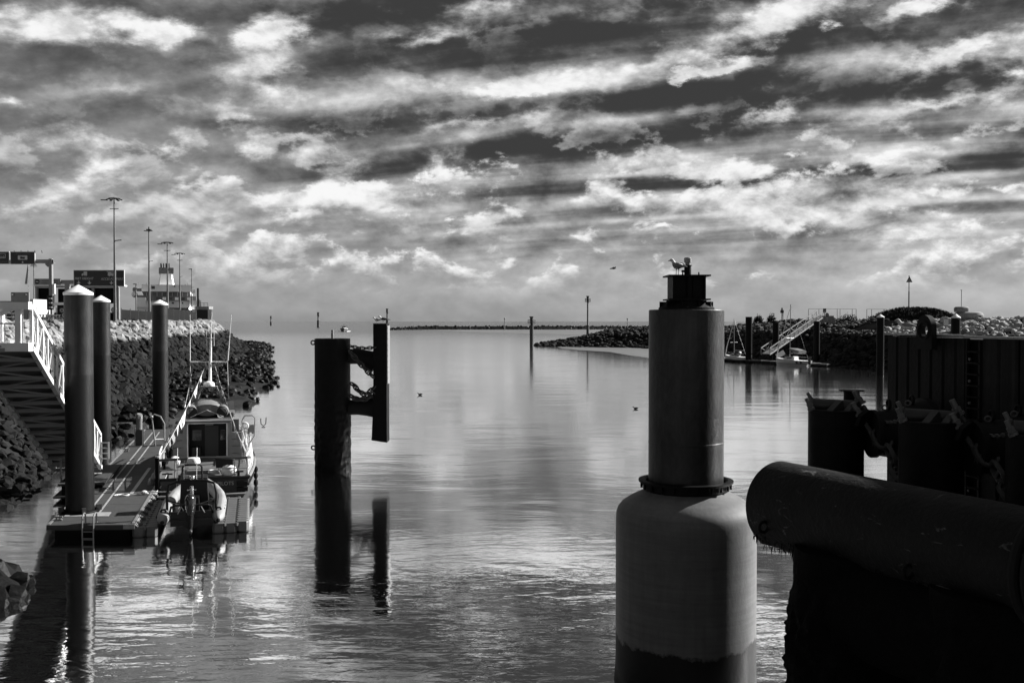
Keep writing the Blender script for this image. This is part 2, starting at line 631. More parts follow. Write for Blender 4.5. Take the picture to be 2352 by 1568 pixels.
mat('deck_boat_dark', .13, rough=.6, var=.12, scale=2)
mat('rail_strip', .30, rough=.5, var=.25, scale=3)
mat('hull_navy', .020, rough=.3, var=.2, coat=.3)
mat('tube_pale', .27, rough=.5, var=.12, scale=3)
mat('float_plastic', .10, rough=.55, var=.2, scale=3)
mat('radar_white', .80, rough=.35, var=.03)
mat('glass_dark', .02, rough=.08, var=.05, coat=1)
mat('cover_cloth', .16, rough=.8, var=.2, scale=4)
mat('stone', .27, spec=.2, rough=.85, var=.35, scale=1.8, island=.30, bump=.6, bscale=7, tide=[(6.5, .006, .22, 1.0)])
mat('stone_far', .27, spec=.2, rough=.85, var=.35, scale=.6, island=.30, tide=[(6.5, .006, .3, 1.6)])
mat('wet_stone', .0025, spec=.15, rough=.5, var=.5, scale=1.8, island=.4, bump=.6, bscale=7)
mat('dark_stone', .045, spec=.2, rough=.9, var=.5, scale=.5, island=.5, tide=[(6.2, .015, .5, 2.0)])
mat('quay', .22, rough=.9, var=.25, scale=.3)
mat('bank_earth', .08, spec=.2, rough=.95, var=.4, scale=.4, tide=[(6.5, .014, .3, 1.6)])
mat('shelf_mud', .010, spec=.2, rough=.5, var=.5, scale=.5, bump=.5, bscale=2)
mat('mud', .16, rough=.35, var=.3, scale=.06)
mat('grass_land', .008, spec=.0, rough=.95, var=.6, scale=.35)
mat('grass_blades', .030, spec=.1, rough=.9, var=.5, scale=.8, island=.4)
mat('bush_leaf', .022, spec=.1, rough=.9, var=.5, scale=1.5, island=.5)
mat('concrete', .22, rough=.9, var=.3, scale=.8, streak=.35, bump=.3, bscale=6)
mat('sign_navy', .012, rough=.45, var=.1)
mat('sign_print', .48, rough=.6, var=.05)
mat('sign_dim', .10, rough=.6, var=.05)
mat('mesh_green', .007, spec=.1, rough=.8, var=.5, scale=.7)
mat('ferry_white', .86, rough=.55, var=.08, scale=.25)
mat('ferry_grey', .20, rough=.6, var=.15, scale=.3)
mat('ferry_dark', .05, rough=.6, var=.2)
mat('mast_steel', .11, rough=.5, var=.2)
mat('feather_white', .62, rough=.8, var=.1, scale=20)
mat('feather_grey', .20, rough=.8, var=.3, scale=20)
mat('feather_dark', .025, rough=.8, var=.2, scale=20)
mat('rope', .62, rough=.85, var=.15, scale=20)
mat('wood', .09, rough=.8, var=.3, scale=3)
mat('beacon_dark', .03, rough=.6, var=.2)
mat('beacon_mid', .16, rough=.6, var=.2)
M = MATS

m = bpy.data.materials.new('lamp_glow')
m.use_nodes = True
m.node_tree.nodes['Principled BSDF'].inputs['Emission Color'].default_value = (1, 1, 1, 1)
m.node_tree.nodes['Principled BSDF'].inputs['Emission Strength'].default_value = 4.0
M['lamp_glow'] = m


def water_material():
    m = bpy.data.materials.new('harbour_water')
    m.use_nodes = True
    g = NT(m.node_tree)
    out = g.n('ShaderNodeOutputMaterial')
    geo = g.n('ShaderNodeNewGeometry')
    pos = geo.outputs['Position']
    sep = g.n('ShaderNodeSeparateXYZ')
    g.link(pos, sep.inputs[0])
    x, y, z = sep.outputs
    # cat's-paws: where the breeze touches the basin; stronger under the quay and out at sea, glassy between
    near = g.mapr(y, 15, 52, .36, .09, True)
    sea = g.mapr(y, 160, 900, 0.0, 1.0, True)
    patch = g.noise(g.vm('MULTIPLY', pos, (.05, .11, 1)), 1.0, 4, .6)
    paw = g.mapr(patch, .42, .66, .45, 1.5, True)
    amp = g.m('MULTIPLY', g.m('ADD', near, g.m('MULTIPLY', sea, .5)), paw)
    w1 = g.noise(g.vm('MULTIPLY', pos, (1.5, 2.6, 1)), 1.0, 3, .5, .6)
    w2 = g.noise(g.vm('MULTIPLY', pos, (.30, .75, 1)), 1.0, 3, .5, .5)
    w3 = g.noise(g.vm('MULTIPLY', g.vm('ADD', pos, g.vm('MULTIPLY', g.noise(g.vm('MULTIPLY', pos, (.06, .10, 1)), 1.0, 3, .5, 0, True), (9.0, 7.0, 0))), (.045, .17, 1)), 1.0, 4, .55, .6)
    h = g.m('ADD', g.m('ADD', g.m('MULTIPLY', w1, g.m('MULTIPLY', amp, .030)), g.m('MULTIPLY', w2, g.m('MULTIPLY', amp, .06))),
            g.m('MULTIPLY', w3, .045))
    bp = g.n('ShaderNodeBump')
    bp.inputs['Strength'].default_value = 1.0
    bp.inputs['Distance'].default_value = 1.0
    g.link(h, bp.inputs['Height'])
    gl = g.n('ShaderNodeBsdfGlossy')
    tint = g.mapr(sea, .2, 1, 1.0, .62)
    cc = g.n('ShaderNodeCombineColor')
    for i_ in range(3):
        g.link(tint, cc.inputs[i_])
    g.link(cc.outputs[0], gl.inputs['Color'])
    g.link(g.m('ADD', g.mapr(y, 24, 50, .03, .09, True), g.mapr(sea, 0, 1, 0, .14)), gl.inputs['Roughness'])
    g.link(bp.outputs[0], gl.inputs['Normal'])
    df = g.n('ShaderNodeBsdfDiffuse')
    df.inputs['Color'].default_value = (.007, .007, .007, 1)
    lw = g.n('ShaderNodeLayerWeight')
    lw.inputs['Blend'].default_value = .5
    g.link(bp.outputs[0], lw.inputs['Normal'])
    refl = g.mapr(lw.outputs['Facing'], .3, .85, .76, .99)
    mx = g.n('ShaderNodeMixShader')
    g.link(refl, mx.inputs[0])
    g.link(df.outputs[0], mx.inputs[1])
    g.link(gl.outputs[0], mx.inputs[2])
    g.link(mx.outputs[0], out.inputs[0])
    return m


# ------------------------------------------------------------------ water
mb = MB()
mb.add([(-60000, -300, 0), (60000, -300, 0), (60000, 90000, 0), (-60000, 90000, 0)], [(0, 1, 2, 3)])
structure('water', mb, water_material())

# ------------------------------------------------------------------ rocks
def boulder_mesh(seed):
    rng = random.Random(seed)
    bm = bmesh.new()
    for _ in range(26):
        d = V((rng.gauss(0, 1), rng.gauss(0, 1), rng.gauss(0, 1))).normalized()
        bm.verts.new((d.x * rng.uniform(.86, 1.05), d.y * rng.uniform(.70, .92), d.z * rng.uniform(.55, .75)))
    bmesh.ops.convex_hull(bm, input=bm.verts)
    bmesh.ops.delete(bm, geom=[q for q in bm.verts if not q.link_faces], context='VERTS')
    bmesh.ops.triangulate(bm, faces=bm.faces)
    me = bpy.data.meshes.new('boulder')
    bm.to_mesh(me)
    bm.free()
    return me


BOULDERS = [boulder_mesh(40 + i) for i in range(14)]
BDATA = [([V(q.co) for q in me.vertices], [list(p.vertices) for p in me.polygons]) for me in BOULDERS]


def rand_rot(rng):
    return (rng.uniform(-.6, .6), rng.uniform(-.6, .6), rng.uniform(0, 6.28))


def in_frame(p, mx=1.06):
    if p[1] < 3:
        return False
    sx = p[0] / p[1] * FPX + 1176
    return -60 < sx < 2412


def make_rocks(parent, rocks, m, singles, name='stone', far_name='small_stones', m_far=None):
    """rocks: list of (pos, size, rng seed). The ones that show largest become objects, the rest one mesh."""
    mats = {}
    rocks = sorted(rocks, key=lambda r: -(r[1] / max(r[0][1], 1) if in_frame(r[0]) else 0))
    for i, (p, sz, sd) in enumerate(rocks[:singles]):
        rng = random.Random(sd)
        k = rng.randrange(len(BOULDERS))
        me = BOULDERS[k]
        key = (k, m.name)
        if key not in mats:
            me2 = me.copy()
            me2.materials.append(m)
            mats[key] = me2
        o = bpy.data.objects.new(name, mats[key])
        COL.objects.link(o)
        o.location = p
        o.rotation_euler = rand_rot(rng)
        o.scale = (sz * rng.uniform(.8, 1.15), sz * rng.uniform(.8, 1.1), sz * rng.uniform(.75, 1.05))
        o.parent = parent
    mb = MB()
    for (p, sz, sd) in rocks[singles:]:
        rng = random.Random(sd)
        vs, fs = BDATA[rng.randrange(len(BDATA))]
        rx, ry, rz = rand_rot(rng)
        Mr = Matrix.Rotation(rz, 3, 'Z') @ Matrix.Rotation(ry, 3, 'Y') @ Matrix.Rotation(rx, 3, 'X')
        o = len(mb.v)
        mb.v += [V(p) + (Mr @ q) * sz for q in vs]
        mb.f += [[i + o for i in f] for f in fs]
    if mb.v:
        me = mb.mesh(far_name)
        me.materials.append(m_far or m)
        o = bpy.data.objects.new(far_name, me)
        COL.objects.link(o)
        o.parent = parent
        o['kind'] = 'stuff'


def bank_profile(curve, offs, side, hscale=None):
    """Strip mesh along a 2-D toe curve; offs = [(offset inland, z)]; side = +1 inland on the left of travel."""
    pts = []
    N = len(curve)
    for i, p in enumerate(curve):
        d = (curve[min(i + 1, N - 1)] - curve[max(i - 1, 0)]).normalized()
        nrm = V((-d.y, d.x)) * side
        hs = hscale(i / (N - 1), p) if hscale else 1.0
        pts.append([V((p.x + nrm.x * o, p.y + nrm.y * o, z * hs if z > 0 else z)) for (o, z) in offs])
    return pts


def strip_mesh(pts):
    mb = MB()
    n = len(pts[0])
    mb.v = [q for r_ in pts for q in r_]
    for i in range(len(pts) - 1):
        for k in range(n - 1):
            mb.f.append([i * n + k, (i + 1) * n + k, (i + 1) * n + k + 1, i * n + k + 1])
    return mb


# ------------------------------------------------------------------ west bank
TOE_L = resample([(-26, 12), (-24.5, 30), (-24, 40), (-24.9, 48), (-28.2, 59), (-31.4, 78), (-37, 100), (-45, 130), (-51, 170),
                  (-62, 230), (-80, 300), (-101, 368), (-128, 425), (-178, 500), (-240, 545)], lambda p: 2.5 if p.y < 120 else 6)
OFF_L = [(-7, -1.6), (-1.5, -.5), (0, .0), (4, 3.1), (8, 6.5), (11, 8.85), (13, 8.8), (18, 8.7)]
bankp = bank_profile(TOE_L, OFF_L, 1)
west_bank = structure('riprap_bank', strip_mesh(bankp), M['bank_earth'])
rocks = []
rng = random.Random(11)
for i, p in enumerate(TOE_L[:-1]):
    q = TOE_L[i + 1]
    seg = (q - p).length
    d = (q - p).normalized()
    nrm = V((-d.y, d.x))
    far = p.y > 150
    size0 = .46 if p.y < 110 else (.62 if p.y < 220 else .95)
    dens = (.62 if p.y > 62 else .9) / (size0 * size0)
    for _ in range(int(seg * 13 * dens)):
        o = rng.uniform(-2.0, 11.6)
        a = rng.random()
        z = 0
        for (o0, z0), (o1, z1) in zip(OFF_L, OFF_L[1:]):
            if o0 <= o <= o1:
                z = z0 + (z1 - z0) * (o - o0) / (o1 - o0)
        sz = size0 * rng.uniform(.5, 1.25) * rng.choice((.8, 1, 1, 1.5 if p.y > 60 else 1))
        pos = V((p.x + d.x * a * seg + nrm.x * o, p.y + d.y * a * seg + nrm.y * o, z + sz * rng.uniform(-.1, .35)))
        pos.z = min(pos.z, 8.95 - .3 * sz)
        rocks.append((pos, sz, rng.randrange(10 ** 6)))
make_rocks(west_bank, rocks, M['stone'], 240, m_far=M['stone_far'])

# a group of boulders that breaks the surface near the quay
for (px, py, s_, z_) in [(10, 1338, .75, .35), (40, 1352, .6, .2), (8, 1372, .8, .25), (62, 1345, .42, .1), (30, 1378, .6, .15), (0, 1352, .8, .5),
                         (-25, 1365, 1.0, .4), (50, 1368, .4, .0), (18, 1392, .55, .0), (-30, 1395, .9, .1), (-60, 1370, 1.0, .5)]:
    q = gnd(px, py, 0)
    r_ = random.Random(px * 7 + py)
    k = r_.randrange(len(BOULDERS))
    me = BOULDERS[k].copy()
    me.materials.append(M['wet_stone'])
    o = bpy.data.objects.new('stone', me)
    COL.objects.link(o)
    o.location = (q.x, q.y, z_)
    o.rotation_euler = rand_rot(r_)
    o.scale = (s_ * .85,) * 3
    o.parent = west_bank

# quay apron behind the bank
land = [(p[-1].x + .5, p[-1].y) for p in bankp]
mb = MB()
mb.v = [V((a, b, 8.72)) for a, b in land] + [V((-2500, 700, 8.72)), V((-2500, -50, 8.72)), V((-60, -50, 8.72))]
mb.f = [list(range(len(mb.v)))]
structure('quay_ground', mb, M['quay'])

# low rock shelf in front of the bank, with pools left by the tide
EDGE = [(-30, 76), (-29.5, 92), (-29, 106), (-29.0, 111), (-33, 122), (-34, 132), (-36, 150), (-46, 188), (-54, 219), (-69, 280), (-86, 352), (-100, 385)]
edge = resample(EDGE, 2.0)
N = len(edge)
inner = []
for i in range(N):
    y = edge[i].y
    # matching point on the bank's foot
    q = min(TOE_L, key=lambda p_: abs(p_.y - y))
    inner.append(V((q.x - 1.5, y)))
pts = []
for i in range(N):
    row = []
    for k in range(13):
        f = k / 12
        p = edge[i].lerp(inner[i], f)
        big = fbm((p.x * .09, p.y * .045, 3.0), 4)
        zz = -.50 + min(1, f * 8) * .98 + big * .55 + fbm((p.x * .5, p.y * .5, 1), 3) * .15
        if 86 < p.y < 170:
            zz += .38
        if p.y > 240:
            zz += .45 * min(1, (p.y - 240) / 60) * min(1, f * 6)
        row.append(V((p.x + fbm((i * .35, 9, 1), 4) * 2.6 * (1 - f), p.y, zz)))
    pts.append(row)
shelf = structure('rock_shelf', strip_mesh(pts), M['shelf_mud'])
rocks = []
for i in range(N):
    for _ in range(12 if edge[i].y < 200 else 16):
        k = rng.random()
        f = rng.uniform(-.02, 1)
        row = pts[i]
        a = max(0, min(11, int(f * 12)))
        p = row[a].lerp(row[a + 1], f * 12 - a)
        if p.z < -.12 and rng.random() < .75:
            continue
        sz = rng.uniform(.25, .75) * (1 if p.y < 180 else 1.5)
        rocks.append((V((p.x + rng.uniform(-1, 1), p.y + rng.uniform(-1, 1), p.z + sz * rng.uniform(-.1, .3))), sz, rng.randrange(10 ** 6)))
make_rocks(shelf, rocks, M['wet_stone'], 60)

# ------------------------------------------------------------------ east bank
TOE_R = resample([(6.5, 366), (14, 360), (26, 349), (44, 336), (52, 296), (57, 250), (61, 226), (64, 205), (68, 180), (76, 150), (90, 110), (112, 60), (140, 10)],
                 lambda p: 3.0 if p.y < 240 else 4)
OFF_R = [(-9, -1.5), (-2, -.4), (0, .05), (5, 3.3), (9, 6.2), (16, 8.0), (21, 9.1), (26, 9.5), (60, 9.4), (140, 9.3), (420, 9.2)]


def crest_r(t, p):
    # the spit climbs out of the water at its seaward end
    k = max(0.0, min(1.0, (p.x - 6.5) / 18.0)) if p.y > 300 else 1.0
    h = .10 + .55 * k
    if p.y < 345:
        h = .66 + .30 * max(0, min(1, (340 - p.y) / 70.0))
    if p.y < 230:
        h = .96 + .04 * min(1, (230 - p.y) / 30.0)
    return h


bankr = bank_profile(TOE_R, OFF_R, 1, crest_r)
for i, row in enumerate(bankr):
    for k, q in enumerate(row):
        if k >= 4:
            q.z += fbm((q.x * .06, q.y * .06, 5), 4) * .45
east_bank = structure('embankment', strip_mesh(bankr), M['grass_land'])
rocks = []
rocks_dark = []
rng = random.Random(5)
for i in range(len(TOE_R) - 1):
    seg = (TOE_R[i + 1] - TOE_R[i]).length
    y = TOE_R[i].y
    if y < 95:
        continue
    size0 = .75 if y < 240 else 1.05
    dens = (.55 if y < 203 else .85) / (size0 * size0)
    for _ in range(int(seg * 23 * dens)):
        o = rng.uniform(-2.5, 23.0)
        a = rng.random()
        j = 0
        while j < len(OFF_R) - 2 and not (OFF_R[j][0] <= o <= OFF_R[j + 1][0]):
            j += 1
        f = (o - OFF_R[j][0]) / (OFF_R[j + 1][0] - OFF_R[j][0])
        r0 = bankr[i][j].lerp(bankr[i][j + 1], f)
        r1 = bankr[i + 1][j].lerp(bankr[i + 1][j + 1], f)
        p = r0.lerp(r1, a)
        sz = size0 * rng.uniform(.55, 1.35)
        p = p + V((0, 0, sz * rng.uniform(-.15, .3)))
        light = 145 < y < 203 or y <= 145
        if not light and p.z > 6.8 and 205 < y < 222:
            continue                                # smooth grassed ramp beside the footbridge
        (rocks if light else rocks_dark).append((p, sz, rng.randrange(10 ** 6)))
make_rocks(east_bank, rocks, M['stone'], 240, m_far=M['stone_far'])
make_rocks(east_bank, rocks_dark, M['dark_stone'], 60, far_name='dark_stones')

# mud left by the tide in front of the spit
mb = MB()
poly = [(16, 352), (16.5, 332), (21, 312), (28.8, 292), (31, 262), (33.6, 243), (40, 232), (50, 226), (60, 224), (62, 240), (56, 290), (46, 335), (30, 348)]
mb.v = [V((a, b, .045)) for a, b in poly]
mb.f = [list(range(len(poly)))]
structure('mudflat', mb, M['mud'])
mb = MB()
poly = [gnd(960, 757.2), gnd(1100, 763), gnd(1200, 766), gnd(1345, 770), gnd(1500, 772), gnd(1500, 757)]
mb.v = [V((q.x, q.y, .05)) for q in poly]
mb.f = [list(range(len(poly)))]
structure('sandbar', mb, M['mud'])

# far breakwater
BW = [gnd(912, 757.8), gnd(960, 757), gnd(1100, 756.6), gnd(1250, 756.4), gnd(1400, 756), gnd(1560, 756)]
bw = resample([(q.x, q.y) for q in BW], 8)
pr = bank_profile(bw, [(-7, -.4), (0, .2), (6, 3.2), (9, 3.6), (14, 3.0), (22, -.3)], 1, lambda t, p: min(1, .12 + t * 6))
for i, row in enumerate(pr):
    for k, q in enumerate(row):
        q.z += fbm((q.x * .12, q.y * .12, 2), 3) * .5
breakwater = structure('breakwater', strip_mesh(pr), M['wet_stone'])
rocks = []
for i in range(len(pr)):
    for _ in range(7):
        row = pr[i]
        k = rng.randrange(0, 4)
        p = row[k].lerp(row[k + 1], rng.random())
        rocks.append((p + V((rng.uniform(-4, 4), 0, .2)), rng.uniform(.8, 1.8), rng.randrange(10 ** 6)))
make_rocks(breakwater, rocks, M['wet_stone'], 40)

# ------------------------------------------------------------------ shared small builders
LINKS = {}


def link_mesh(L, W, r, m):
    key = (L, W, r, m.name)
    if key not in LINKS:
        b = MB()
        pts = []
        h = (L - W) / 2
        for i in range(7):
            a = -math.pi / 2 + math.pi * i / 6
            pts.append((h + W / 2 * math.cos(a), W / 2 * math.sin(a), 0))
        for i in range(7):
            a = math.pi / 2 + math.pi * i / 6
            pts.append((-h + W / 2 * math.cos(a), W / 2 * math.sin(a), 0))
        b.loft(pts, r, 6, closed=True, up=(0, 0, 1))
        b.cyl((0, -W / 2, 0), (0, W / 2, 0), r * .75, n=6)
        LINKS[key] = finish(b.mesh('link'), m, 60)
    return LINKS[key]


def sag(a, b, drop, n=14):
    a, b = V(a), V(b)
    return [a.lerp(b, i / n) - V((0, 0, drop * 4 * (i / n) * (1 - i / n))) for i in range(n + 1)]


def chain(label, path, L, W, r, m, group=None, cat='chain', roll=0.4):
    """A hanging chain; each link is an object."""
    path = [V(p) for p in path]
    root = thing('chain', label, cat, path[0], 0, group)
    me = link_mesh(L, W, r, m)
    pitch = L - 2.6 * r
    # walk the path
    seg, acc, pos = 0, 0.0, []
    total = sum((path[i + 1] - path[i]).length for i in range(len(path) - 1))
    n = max(2, int(total / pitch))
    for k in range(n):
        s = (k + .5) * total / n
        acc = 0
        for i in range(len(path) - 1):
            l = (path[i + 1] - path[i]).length
            if acc + l >= s:
                pos.append((path[i].lerp(path[i + 1], (s - acc) / l), (path[i + 1] - path[i]).normalized()))
                break
            acc += l
    for k, (p, d) in enumerate(pos):
        o = bpy.data.objects.new('link', me)
        COL.objects.link(o)
        o.parent = root
        o.location = p - path[0]
        q = d.to_track_quat('X', 'Z')
        o.rotation_mode = 'QUATERNION'
        from mathutils import Quaternion
        o.rotation_quaternion = q @ Quaternion((1, 0, 0), roll + (math.pi / 2 if k % 2 else 0))
    return root


def gull(label, loc, rz, size=1.0, grey=True, look=0.0, lean=0.0, group=None, cat='gull'):
    """Standing gull facing +X; one body from tail to bill, folded wings, two legs."""
    root = thing('gull', label, cat, loc, rz, group)
    s = size
    b = MB()
    lx = -lean
    pts = [(-.30, 0, .20), (-.22, 0, .215), (-.13, 0, .225), (-.03, 0, .225), (.06, 0, .235), (.12, 0, .27), (.145, 0, .315),
           (.165, 0, .35), (.185, 0, .375), (.215, 0, .375), (.235, 0, .368), (.26, 0, .362), (.285, 0, .352)]
    rad = [(.03, .008), (.05, .022), (.072, .058), (.085, .082), (.078, .080), (.056, .058), (.044, .045), (.043, .043), (.044, .042),
           (.034, .034), (.017, .018), (.010, .013), (.003, .004)]
    hp = V(pts[6])
    out = []
    for i, p in enumerate(pts):
        p = V(p)
        if i > 6:
            p = hp + Matrix.Rotation(look, 3, 'Z') @ (p - hp)
        out.append(p * s)
    b.loft(out, [(a * s, c * s) for a, c in rad], 12)
    obj('body', b, M['feather_white'], root, smooth=80)
    for sd in (-1, 1):
        b = MB()
        wp = [(.10, sd * .062, .265), (.03, sd * .083, .255), (-.08, sd * .078, .24), (-.20, sd * .05, .222), (-.31, sd * .022, .20), (-.40, sd * .008, .185)]
        b.loft([V(p) * s for p in wp], [(.010 * s, .028 * s), (.016 * s, .062 * s), (.016 * s, .062 * s), (.013 * s, .040 * s), (.010 * s, .020 * s), (.003 * s, .005 * s)], 10)
        obj('wing', b, M['feather_grey' if grey else 'feather_dark'], root, smooth=80)
        b = MB()
        b.loft([V(p) * s for p in [(-.01, sd * .035, .16), (-.005, sd * .036, .10), (.0, sd * .036, .012)]], [.013 * s, .007 * s, .007 * s], 6)
        b.prism([(-.01, -.008), (.07, -.035), (.075, 0), (.07, .035), (-.01, .008)], V((0, sd * .036, .0)) * s, V((s, 0, 0)), V((0, s, 0)), .008 * s)
        obj('leg', b, M['feather_grey'], root, smooth=80)
    for sd in (-1, 1):
        q = hp + Matrix.Rotation(look, 3, 'Z') @ (V((.205, sd * .033, .383)) - hp)
        obj('eye', MB().ball(q * s, .008 * s, 6, 5), M['black_paint'], root)
    return root


def growth(amp, z0, z1, freq=1.0, base=0.0, seed=0.0):
    """Radial jitter for weed and barnacles, fading in below z1."""
    def f(a, z):
        k = max(0.0, min(1.0, (z1 - z) / max(.01, (z1 - z0))))
        p = V((math.cos(a) * freq * 1.7 + seed, math.sin(a) * freq * 1.7, z * freq))
        return (fbm(p * 1.2, 5) * amp + abs(fbm(p * 5.0, 3)) * amp * .7) * k + base * k
    return f


def zsteps(z0, z1, n):
    return [z0 + (z1 - z0) * i / n for i in range(n + 1)]


# ------------------------------------------------------------------ tall dolphin in the middle foreground
PIL = V((4.27, 23.5 + .9, 0))
pil = thing('mooring_dolphin', 'tall dark steel cylinder rising from a wide pale grey drum, gull perched on its cap', 'mooring dolphin', PIL)
pil.scale = (1.025, 1.025, 1.0)
rd = 1.665
prof = [(rd, -1.5)] + [(rd, z) for z in zsteps(-.8, .6, 14)] + [(rd, z) for z in zsteps(.75, 4.15, 16)] + \
       [(rd - .01, 4.3), (rd - .05, 4.42), (rd - .15, 4.55), (rd - .34, 4.68), (rd - .60, 4.81), (.98, 4.88), (.94, 4.90)]
obj('drum', MB().lathe(prof, 72, jitter=growth(.05, .2, .75, 1.6)), M['drum'], pil, smooth=40)
b = MB().lathe([(.93, 4.8), (1.02, 4.9), (1.02, 5.05), (1.12, 5.07), (1.125, 5.12), (1.0, 5.135), (.95, 5.1), (.95, 4.8)], 56)
for k in range(22):
    a = 2 * math.pi * k / 22
    b.box((1.06 * math.cos(a), 1.06 * math.sin(a), 4.99), (.05, .04, .13), rz=a)
obj('collar', b, M['black_steel'], pil)
obj('cylinder', MB().lathe([(.89, 4.7), (.89, 6.02), (.895, 6.03), (.895, 6.06), (.89, 6.07), (.89, 9.26), (.87, 9.285), (.3, 9.30)], 64), M['big_pile'], pil, smooth=12)
b = MB().lathe([(.66, 9.29), (.66, 9.33), (.47, 9.50), (.47, 9.52)], 32)
for k in range(10):
    a = 2 * math.pi * k / 10
    b.box((.56 * math.cos(a), .56 * math.sin(a), 9.40), (.16, .03, .16), rz=a)
obj('pedestal', b, M['black_steel'], pil)
# bollard with two plates: the lower plate, the webbed trunk and the upper plate
b = MB().box((0, 0, 9.53), (.98, .98, .035))
obj('plate', b, M['black_steel'], pil)
b = MB()
b.box((0, 0, 9.82), (.05, .80, .54)); b.box((.37, 0, 9.82), (.04, .80, .54)); b.box((-.37, 0, 9.82), (.04, .80, .54))
b.box((0, .3, 9.82), (.70, .04, .54)); b.box((0, -.28, 9.82), (.70, .03, .54)); b.cyl((0.02, -.25, 9.55), (.02, -.25, 10.08), .10, n=14)
obj('trunk', b, M['black_steel'], pil)
b = MB().box((0, 0, 10.105), (.99, .96, .035))
obj('plate', b, M['black_steel'], pil)
b = MB().cyl((.03, 0, 10.12), (.03, 0, 10.36), .085, n=16)
b.cyl((.03, 0, 10.36), (.03, 0, 10.375), .11, n=16)
b.loft([(-.06, -.1, 10.22), (-.13, -.12, 10.22)], .03, 8)
obj('lamp_post', b, M['black_steel'], pil)
b = MB().lathe([(.06, 10.375), (.06, 10.43), (.085, 10.44), (.09, 10.50), (.09, 10.54), (.07, 10.56), (.0, 10.562)], 18, c=(.03, 0, 0))
obj('lantern', b, M['grey_paint'], pil)
for xx in (-.14, .24):
    b = MB().torus((xx, -.3, 10.15), .035, .012, (1, 0, 0), 14, 6)
    obj('lifting_eye', b, M['black_steel'], pil)
gull('white gull preening on the top plate of the tall dark cylinder', PIL + V((-.24, -.10, 10.125)), R(118), 1.0, True, R(48))

# ------------------------------------------------------------------ weed-hung fender tube on two piles, right foreground
TB0 = V((5.16, 19.2, 5.5))
TD = V((2.46, -5.1, 0)).normalized()
TS = V((-TD.y, TD.x, 0))
tube = thing('fender_beam', 'thick weedy horizontal tube on two shaggy piles, closest dark steelwork to the viewer', 'fender beam', (TB0.x, TB0.y, 0))
O = V((TB0.x, TB0.y, 0))
b = MB()
n_ = 60
ringsN = 60
vs, fs = [], []
Lt = 8.4
for i in range(ringsN + 1):
    s = Lt * i / ringsN
    for k in range(n_):
        a = 2 * math.pi * k / n_
        low = max(0, -math.sin(a) - .25)
        rr = .80 + low * (.05 + .09 * fbm((s * 2.1, a * 3, 4), 4) + .05 * abs(fbm((s * 7, a * 9, 1), 3)))
        p = TD * s + TS * (math.cos(a) * rr) + V((0, 0, 5.5 + math.sin(a) * rr))
        vs.append(p)
for i in range(ringsN):
    for k in range(n_):
        k2 = (k + 1) % n_
        fs.append((i * n_ + k, i * n_ + k2, (i + 1) * n_ + k2, (i + 1) * n_ + k))
fs.append(tuple(range(n_)))
fs.append(tuple(ringsN * n_ + k for k in range(n_)))
b.add(vs, fs)
obj('tube', b, M['weedy_tube'], tube, smooth=60)
b = MB()
for s in (5.75, 5.95, 6.15, 6.35):
    c = TD * s + V((0, 0, 5.5))
    b.torus(c, .84, .075, tuple(TD), 40, 8)
obj('rubber_collar', b, M['rubber'], tube)
# handling eyes on the flank
for s, a in ((.55, 200), (3.9, 205)):
    c = TD * s + TS * (math.cos(R(a)) * .82) + V((0, 0, 5.5 + math.sin(R(a)) * .82))
    nrm = TS * math.cos(R(a)) + V((0, 0, math.sin(R(a))))
    obj('lifting_eye', MB().torus(c + nrm * .06, .10, .03, tuple(TD), 16, 8), M['black_steel'], tube)
for s, rad, zc in ((1.9, .96, 0), (4.9, .98, 0)):
    c = TD * s
    prof = [(rad + .10 * (1 - i / 70), -1.4 + 6.4 * i / 70) for i in range(71)]
    b = MB().lathe(prof, 96, c=c, jitter=growth(.17, 3.6, 5.0, 1.2, .05, s))
    obj('pile', b, M['weed'], tube, smooth=50)
b = MB()
b.loft([TD * 1.9 + V((0, 0, 4.2)), TD * 3.2 + V((0, 0, 4.1)), TD * 4.9 + V((0, 0, 4.2))], [1.0, .95, 1.0], 20)
obj('brace', b, M['weed'], tube)
rng = random.Random(3)
b = MB()
for _ in range(900):
    s = rng.uniform(.0, 6.5)
    a = rng.uniform(R(215), R(325))
    c = TD * s + TS * (math.cos(a) * .84) + V((0, 0, 5.5 + math.sin(a) * .86))
    L = rng.uniform(.05, .22)
    w = rng.uniform(.008, .02)
    dx = V((rng.uniform(-.03, .03), rng.uniform(-.03, .03), -L))
    b.add([c - TD * w, c + TD * w, c + TS * w, c + dx], [(0, 1, 3), (1, 2, 3), (2, 0, 3)])
for s, rad in ((1.9, 1.07), (4.9, 1.07)):
    for _ in range(900):
        a = rng.uniform(0, 2 * math.pi)
        z = rng.uniform(.0, 4.6)
        rr = rad + growth(.12, 3.6, 5.0, 1.2, .05, s)(a, z) - .04 - .02 * z
        c = TD * s + V((math.cos(a) * rr, math.sin(a) * rr, z))
        L = rng.uniform(.08, .26)
        o = V((math.cos(a), math.sin(a), 0))
        t_ = V((-o.y, o.x, 0))
        w = rng.uniform(.01, .03)
        b.add([c - t_ * w, c + t_ * w, c + V((0, 0, w)), c + o * rng.uniform(.03, .08) + V((0, 0, -L))], [(0, 1, 3), (1, 2, 3), (2, 0, 3)])
me = b.mesh('seaweed')
me.materials.append(M['weed'])
o = bpy.data.objects.new('seaweed', me)
COL.objects.link(o)
o.parent = tube
o['kind'] = 'stuff'

